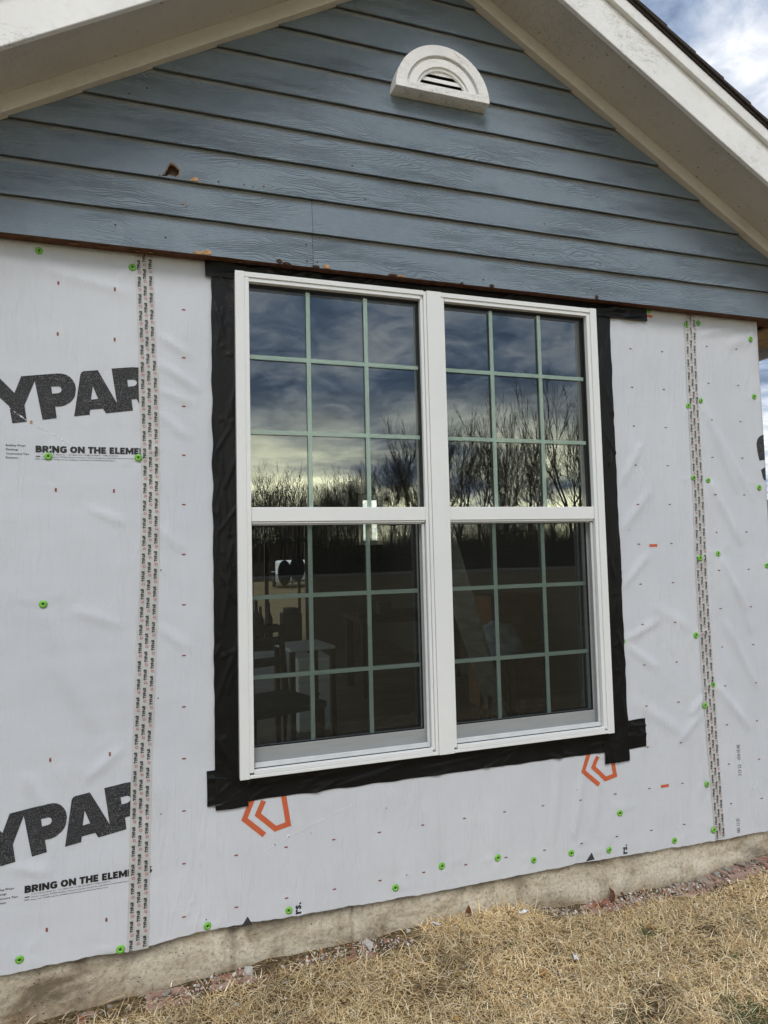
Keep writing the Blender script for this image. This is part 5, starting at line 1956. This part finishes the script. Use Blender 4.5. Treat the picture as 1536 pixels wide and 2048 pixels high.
# ------------------------------------------------------------------ grass
def build_grass():
    def field(n, x0, x1, y0, y1, seed, lscale=1.0, keep=None):
        g = np.random.default_rng(seed)
        x = g.uniform(x0, x1, n)
        y = g.uniform(y0, y1, n)
        if keep is not None:
            m = keep(x, y, g)
            x, y = x[m], y[m]
        return x, y, np.full(len(x), lscale)
    def vnoise(x, y, s, o):
        return np.array([noise.noise((a * s, b * s, o)) for a, b in zip(x, y)])

    def near(x, y, g):
        bandlim = -0.042 + 0.012 * np.sin(x * 9) + np.where((x > 0.66) & (x < 1.12), 0.075 * np.sin(np.clip((x - 0.66) / 0.46, 0, 1) * np.pi), 0)
        bare = np.array([noise.noise((a * 4.3, b * 4.3, 21.0)) for a, b in zip(x, y)])
        thin = (bare < -0.18) & (g.random(len(x)) < np.clip((-0.18 - bare) * 3.2, 0, 0.85))
        return ((y < bandlim) & ~thin) | (g.random(len(x)) < 0.05)
    A = field(125000, -0.75, 2.55, -0.95, 0.05, 1, 1.0, near)
    B = field(52000, -2.4, 4.6, -3.2, -0.95, 2, 1.25)
    C_ = field(3000, 2.55, 4.4, -0.95, 0.0, 3, 1.2)
    C2 = field(9000, 2.52, 5.2, -0.3, 2.6, 5, 1.3)
    C3 = field(9000, -3.2, -0.92, -1.0, 1.8, 6, 1.3)
    C_ = tuple(np.concatenate([C_[q], C2[q], C3[q]]) for q in range(3))
    # tuft hanging against the concrete
    D = field(2600, 0.66, 1.14, -0.05, 0.035, 4, 1.35)
    x = np.concatenate([A[0], B[0], C_[0], D[0]])
    y = np.concatenate([A[1], B[1], C_[1], D[1]])
    ls = np.concatenate([A[2], B[2], C_[2], D[2]])
    n = len(x)
    z = np.array([ground_z(a, b) for a, b in zip(x, y)])
    g = np.random.default_rng(9)
    ln = (0.020 + g.gamma(2.2, 0.011, n)).clip(0.02, 0.10) * ls
    lay = g.uniform(0, 0.022, n) * (g.random(n) < 0.75)
    az = g.uniform(0, 2 * np.pi, n)
    clump = vnoise(x, y, 6.0, 2.0)
    ln = ln * (1 + 0.35 * vnoise(x, y, 3.4, 31.0))
    az = az + 1.2 * clump
    el0 = np.radians(np.where(g.random(n) < 0.10, g.uniform(35, 70, n), g.uniform(2, 34, n)))
    el1 = el0 - np.radians(g.uniform(10, 75, n))
    w = g.uniform(0.0007, 0.0016, n) * np.where(ls > 1.2, 1.25, 1)
    S = 3
    P = np.stack([x, y, z - 0.004 + lay], 1)
    sd = np.stack([-np.sin(az), np.cos(az), np.zeros(n)], 1)
    rows = []
    cur = P.copy()
    bend = g.normal(0, 0.55, n)
    for k in range(S + 1):
        t = k / S
        ww = (w * (1 - 0.85 * t))[:, None]
        rows.append(cur - sd * ww)
        rows.append(cur + sd * ww)
        el = el0 + (el1 - el0) * (t + 0.5 / S)
        a2 = az + bend * t
        cur = cur + (ln / S)[:, None] * np.stack([np.cos(a2) * np.cos(el), np.sin(a2) * np.cos(el), np.sin(el)], 1)
        cur[:, 2] = np.maximum(cur[:, 2], z + 0.0015)
        cur[:, 1] = np.where((cur[:, 0] > -0.86) & (cur[:, 0] < 2.5), np.minimum(cur[:, 1], 0.052), cur[:, 1])
    V = np.stack(rows, 1).reshape(-1, 3)
    R_ = 2 * (S + 1)
    base = (np.arange(n) * R_)[:, None]
    F = np.concatenate([base + np.array([2 * k, 2 * k + 1, 2 * k + 3, 2 * k + 2])[None] for k in range(S)], 1).reshape(-1, 4)
    pal = np.array([(0.68, 0.51, 0.27), (0.77, 0.625, 0.37), (0.54, 0.375, 0.175), (0.84, 0.735, 0.52), (0.29, 0.172, 0.080), (0.12, 0.072, 0.037)])
    ci = g.choice(6, n, p=[0.30, 0.24, 0.17, 0.13, 0.10, 0.06])
    col = pal[ci] * g.uniform(0.86, 1.28, (n, 1))
    col *= (1 + 0.30 * vnoise(x, y, 2.6, 11.0))[:, None]
    gn = vnoise(x, y, 5.0, 7.0) + 0.5 * vnoise(x, y, 17.0, 3.0)
    green = (gn > 0.50) & (g.random(n) < 0.62) & (ls < 1.3)
    green |= g.random(n) < 0.018
    col[green] = np.array([(0.085, 0.115, 0.038)]) * g.uniform(0.6, 1.35, (int(green.sum()), 1))
    dark = (gn < -0.30) & (g.random(n) < 0.55)
    col[dark] *= 0.55
    C = np.repeat(col, S, 0)
    o = coloured('dry_grass', V, F, C, M['blade'], smooth=True)
    tag(o, 'straw coloured dry grass with a few green tufts', 'grass')


build_grass()


def leaf(x, y, s, mat, label, rz, dz=0.02, group=None):
    pts = [(0, -1.0), (0.45, -0.55), (0.62, 0.0), (0.42, 0.55), (0, 1.1), (-0.42, 0.55), (-0.62, 0.0), (-0.45, -0.55)]
    v = [(a * s, b * s, 0.35 * s * abs(a) + 0.15 * s * math.sin(b * 3)) for a, b in pts] + [(0, b * s, -0.05 * s) for b in (-0.5, 0.0, 0.5)]
    f = [(0, 1, 8), (1, 2, 9, 8), (2, 3, 10, 9), (3, 4, 10), (4, 5, 10), (5, 6, 9, 10), (6, 7, 8, 9), (7, 0, 8)]
    o = mesh_obj('fallen_leaf', v, f, M[mat], None, True)
    m_ = o.modifiers.new('thickness', 'SOLIDIFY')
    m_.thickness = 0.0006
    o.location = (x, y, ground_z(x, y) + dz)
    o.rotation_euler = (random.uniform(-0.5, 0.5), random.uniform(-0.5, 0.5), rz)
    tag(o, label, 'leaf', group)
    return o


GL_ = 'leaves fallen in the grass'
leaf(1.52, 0.028, 0.030, 'deadleaf', 'curled dark brown leaf against the concrete by the bricks', 0.4, 0.030).rotation_euler = (1.1, 0.3, 0.4)
leaf(1.575, 0.026, 0.022, 'deadleaf', 'smaller brown leaf right of the curled dark one by the foundation', 1.4, 0.022).rotation_euler = (0.9, -0.4, 1.2)
leaf(0.862, 0.030, 0.026, 'deadleaf', 'brown leaf stuck upright between concrete and grass tuft', 0.1, 0.035).rotation_euler = (1.2, 0.5, 0.2)
leaf(1.52, -0.21, 0.016, 'orangeleaf', 'orange leaf in the grass below the cored bricks', 1.0, 0.03)
leaf(0.99, -0.31, 0.015, 'orangeleaf', 'orange leaf near the green tuft in mid lawn', 2.0, 0.03)
leaf(0.62, -0.40, 0.012, 'orangeleaf', 'small orange leaf beside the white stone chip', 0.2, 0.03)
leaf(0.30, -0.235, 0.013, 'deadleaf', 'reddish leaf near the bottom edge of the lawn', 0.9, 0.03)
# pale scraps of torn wrap in the grass
for j, (x, y, s, l) in enumerate(((1.08, -0.015, 0.020, 'thin white scrap of wrap bent in the grass tuft'), (1.14, -0.27, 0.018, 'crumpled white scrap of wrap lying in the lawn'), (0.72, 0.010, 0.018, 'pale grey scrap of wrap beside the upright brown leaf'))):
    bm = bmesh.new()
    bmesh.ops.create_grid(bm, x_segments=7, y_segments=4, size=1.0)
    for v_ in bm.verts:
        q = v_.co.copy()
        v_.co = Vector((q.x * s * 1.4, q.y * s * 0.45, s * (0.45 + 0.7 * noise.noise((q.x * 1.4 + j * 9, q.y * 1.4, 3)))))
    o = bm_obj('wrap_scrap', bm, M['fray'], None, True)
    m_ = o.modifiers.new('thickness', 'SOLIDIFY')
    m_.thickness = 0.0008
    o.location = (x, y, ground_z(x, y) + 0.016)
    o.rotation_euler = (0.3, 0.2, random.uniform(0, 3))
    tag(o, l, 'scrap')

# ------------------------------------------------------------------ trees across the field behind the photographer (mirrored in the upper sashes)
def tree_mesh(seed, height, spread, multi):
    rr = random.Random(seed)
    T = MB()
    W_m = MB()
    cnt = [0]

    def grow(p, d, L, r, depth, bag):
        cnt[0] += 1
        n = 3 if depth < 3 else 2
        pts, rs = [p.copy()], [r]
        q = p.copy()
        dd = d.copy()
        for i in range(n):
            dd = (dd + Vector((rr.gauss(0, 0.11), rr.gauss(0, 0.11), rr.gauss(0.05, 0.06)))).normalized()
            q = q + dd * (L / n)
            pts.append(q.copy())
            rs.append(r * (1 - 0.42 * (i + 1) / n))
        bag.tube(pts, rs, 5 if depth < 2 else 3, caps=False)
        if depth >= 5:
            return
        kids = rr.choice((3, 4, 4)) if depth < 2 else rr.choice((2, 3, 3))
        for k in range(kids):
            t = rr.uniform(0.35, 1.0) if k else 1.0
            i = min(int(t * n), n - 1)
            b = pts[i].lerp(pts[i + 1], t * n - i)
            ax = dd.cross(Vector((rr.gauss(0, 1), rr.gauss(0, 1), rr.gauss(0, 1)))).normalized()
            an = rr.uniform(0.22, 0.75) * spread if k else rr.uniform(0.05, 0.25)
            nd = (Matrix.Rotation(an, 3, ax) @ dd + Vector((0, 0, 0.10))).normalized()
            grow(b, nd, L * rr.uniform(0.60, 0.82), max(r * rr.uniform(0.46, 0.62), 0.011), depth + 1, W_m)
    for s in range(multi):
        a = 2 * math.pi * s / max(1, multi) + rr.random()
        lean = 0.0 if multi == 1 else 0.16
        b = Vector((math.cos(a), math.sin(a), 0)) * (0.25 if multi > 1 else 0)
        grow(b + Vector((0, 0, -0.2)), Vector((math.cos(a) * lean, math.sin(a) * lean, 1)).normalized(), height * 0.34, 0.0115 * height * (0.9 if multi == 1 else 0.65), 0, T)
    return T, W_m


TREES = []
for s, h, sp, mu in ((3, 10, 0.85, 1), (8, 9, 0.75, 3), (14, 12, 0.75, 1), (21, 8, 1.0, 2), (33, 11, 0.70, 2)):
    T, C_ = tree_mesh(s, h, sp, mu)
    mt = bpy.data.meshes.new('trunk')
    mt.from_pydata(T.v, [], T.f)
    mc = bpy.data.meshes.new('crown')
    mc.from_pydata(C_.v, [], C_.f)
    for me in (mt, mc):
        me.materials.append(M['bark'])
    zmax = max(q[2] for q in C_.v)
    TREES.append((mt, mc, zmax))


ORD = ['first', 'second', 'third', 'fourth', 'fifth', 'sixth', 'seventh', 'eighth', 'ninth', 'tenth', 'eleventh', 'twelfth', 'thirteenth', 'fourteenth', 'fifteenth', 'sixteenth', 'seventeenth', 'eighteenth', 'nineteenth', 'twentieth',
       'twenty-first', 'twenty-second', 'twenty-third', 'twenty-fourth', 'twenty-fifth', 'twenty-sixth', 'twenty-seventh', 'twenty-eighth']


def tree(x, y, h, kind, label, group):
    mt, mc, zm = TREES[kind]
    r = empty('bare_tree', (x, y, -0.72), random.uniform(0, 6))
    k = h / zm
    r.scale = (k, k, k)
    tag(r, label, 'tree', group)
    for nm_, me in (('trunk', mt), ('crown', mc)):
        o = bpy.data.objects.new(nm_, me)
        COL.objects.link(o)
        o.parent = r


GT = 'bare trees mirrored in the window'
# (mirrored pixel column, distance behind, height)
SPOTS = [(515, 46, 6.5, 3), (545, 49, 7.5, 1), (575, 47, 7.0, 0), (605, 50, 6.0, 3), (655, 48, 6.3, 1), (680, 52, 7.6, 0), (705, 47, 7.0, 3), (735, 45, 9.5, 2),
         (760, 50, 11.0, 4), (790, 47, 9.0, 1), (820, 49, 11.5, 4), (843, 46, 13.5, 2), (875, 45, 13.0, 1), (900, 50, 14.0, 4), (925, 46, 13.5, 0), (950, 47, 15.0, 2), (975, 45, 14.5, 4),
         (1005, 50, 13.5, 1), (1035, 46, 12.5, 4), (1065, 45, 14.0, 2), (1090, 49, 13.0, 0), (1120, 45, 15.0, 4), (1150, 44, 18.5, 2), (1178, 46, 16.5, 4), (1205, 48, 15.0, 1), (1240, 46, 15.0, 2), (1300, 48, 14.0, 4), (1380, 47, 13.0, 1)]
for px, D, h, k in SPOTS:
    az = rad(18.05) + math.atan((px - 768) / 1319.66)
    x = -0.23 + math.tan(az) * (D + 2.4 + 0.08)
    h *= 1.22 if px < 720 else 0.97
    if px == 1150:
        tree(x, -D, h, k, 'tallest bare tree mirrored at the right of the right upper sash', GT)
    elif px == 515:
        tree(x, -D, h, k, 'low bare tree mirrored at the far left of the left upper sash', GT)
    else:
        i_ = [q[0] for q in SPOTS].index(px)
        tree(x, -D, h, k, '%s bare tree from the left of those mirrored in the upper sashes' % ORD[i_], GT)
for i_, (px, h, k) in enumerate(((500, 6.6, 1), (530, 7.6, 3), (560, 8.2, 0), (588, 7.2, 1), (622, 6.0, 3), (645, 6.6, 0), (668, 7.8, 1), (694, 7.6, 3), (718, 8.2, 1))):
    az = rad(18.05) + math.atan((px - 768) / 1319.66)
    tree(-0.23 + math.tan(az) * 46.5, -44.0 - 0.4 * (i_ % 3), h, k, '%s low bushy tree from the left mirrored in the left upper sash' % ORD[i_], 'low bushy trees mirrored in the left sash')
for i_, (x, D, h, k) in enumerate(((-34, 47, 12, 2), (-20, 50, 11, 1), (-8, 48, 10, 0), (-2, 50, 9, 3), (60, 50, 14, 4), (75, 52, 13, 2))):
    tree(x, -D, h, k, '%s bare tree of the outer field edge behind the photographer' % ORD[i_], 'bare trees at the outer field edge')
for i_, (x, y, h, k) in enumerate(((-1, 59, 12, 1), (3, 58, 13, 0), (7, 58, 14, 4), (11, 59, 14, 2), (26, 57, 12, 3), (32, 60, 13, 1))):
    tree(x, y, h, k, '%s bare tree from the left far behind the house beyond the patio door' % ORD[i_], 'bare trees behind the house')


def thicket(name, x0, x1, y0, y1, n, hmax, seed, label):
    g = np.random.default_rng(seed)
    V, F = [], []
    for i in range(n):
        x, y = g.uniform(x0, x1), g.uniform(y0, y1)
        h = hmax * g.uniform(0.25, 1.0) * (0.65 + 0.35 * noise.noise((x * 0.15, 0, seed)))
        lx, ly = g.normal(0, 0.28, 2) * h
        w = g.uniform(0.015, 0.045)
        b = len(V)
        a = g.uniform(0, 3.14)
        c, s = math.cos(a) * w, math.sin(a) * w
        mx, my = x + lx * 0.4 + g.normal(0, 0.1), y + ly * 0.4
        V += [(x - c, y - s, -0.8), (x + c, y + s, -0.8), (mx - c * 0.6, my - s * 0.6, -0.7 + h * 0.55), (mx + c * 0.6, my + s * 0.6, -0.7 + h * 0.55), (x + lx, y + ly, -0.7 + h), (x + lx + 0.01, y + ly, -0.7 + h)]
        F += [(b, b + 1, b + 3, b + 2), (b + 2, b + 3, b + 5, b + 4)]
    col = np.array([(0.045, 0.034, 0.026)]) * g.uniform(0.6, 1.5, (len(F), 1))
    o = coloured(name, np.array(V), np.array(F), col, M['rubble'])
    tag(o, label, 'brush')


thicket('brush', -40, 85, -56, -45, 60000, 6.4, 5, 'dark leafless brush under the mirrored trees')
thicket('brush', -4, 12.6, 50, 56, 26000, 19.0, 6, 'dark leafless brush behind the trailer')
thicket('tall_dry_grass', 3.0, 12, 34, 38, 2600, 2.0, 8, 'tall rust coloured dry grass behind the trailer')

# ------------------------------------------------------------------ trailer and neighbour
t = thing('cargo_trailer', (4.80, 26.0, -0.71), 'white enclosed cargo trailer parked on the grass beyond the patio door', 'trailer', rad(-10))
bd = lp(MB().box(-0.72, 0.72, 0.0, 3.0, 0.30, 1.22), 'body', M['trailerwhite'], t, 0.05)
lp(MB().box(-0.715, 0.715, -0.012, -0.002, 0.32, 0.66), 'stone_guard', M['tread'], t)
for s in (-1, 1):
    lp(MB().bar((s * 0.55, 0.1, 0.36), (0.0, -1.15, 0.36), 0.07, 0.08), 'tongue', M['darkmetal'], t)
    m_ = MB()
    m_.lathe([(0.05, -0.09), (0.20, -0.09), (0.31, -0.06), (0.33, 0.0), (0.31, 0.06), (0.20, 0.09), (0.05, 0.09)], (s * 0.82, 1.7, 0.33), 20, 'x')
    w_ = lp(m_, 'wheel', M['tyre'], t, 0, True)
    m_ = MB()
    m_.lathe([(0.001, s * 0.092), (0.19, s * 0.092), (0.20, s * 0.085)], (s * 0.82, 1.7, 0.33), 20, 'x')
    lp(m_, 'rim', M['trailerwhite'], w_)
    lp(MB().box(s * 0.82 - 0.12, s * 0.82 + 0.12, 1.28, 2.12, 0.70, 0.73), 'fender', M['tread'], t)
lp(MB().tube([(0, -1.02, 0.0), (0, -1.02, 0.72)], 0.03, 10), 'jack', M['darkmetal'], t)
n_ = thing('neighbour_house', (41, 31, -0.71), 'distant pale house with grey roof beyond the right house corner', 'house', rad(-48))
lp(MB().box(-5, 5, -3.5, 3.5, 0, 2.6), 'wall', M['wallfar'], n_)
lp(MB().add([(-5.4, -4, 2.55), (5.4, -4, 2.55), (5.4, 4, 2.55), (-5.4, 4, 2.55), (-5.4, 0, 4.5), (5.4, 0, 4.5)], [(0, 1, 5, 4), (2, 3, 4, 5), (0, 4, 3), (1, 2, 5), (0, 3, 2, 1)]), 'roof', M['rooffar'], n_)
for x in (-3, 0, 3):
    lp(MB().box(x - 0.5, x + 0.5, -3.53, -3.502, 0.9, 2.0), 'window', M['farwindow'], n_)
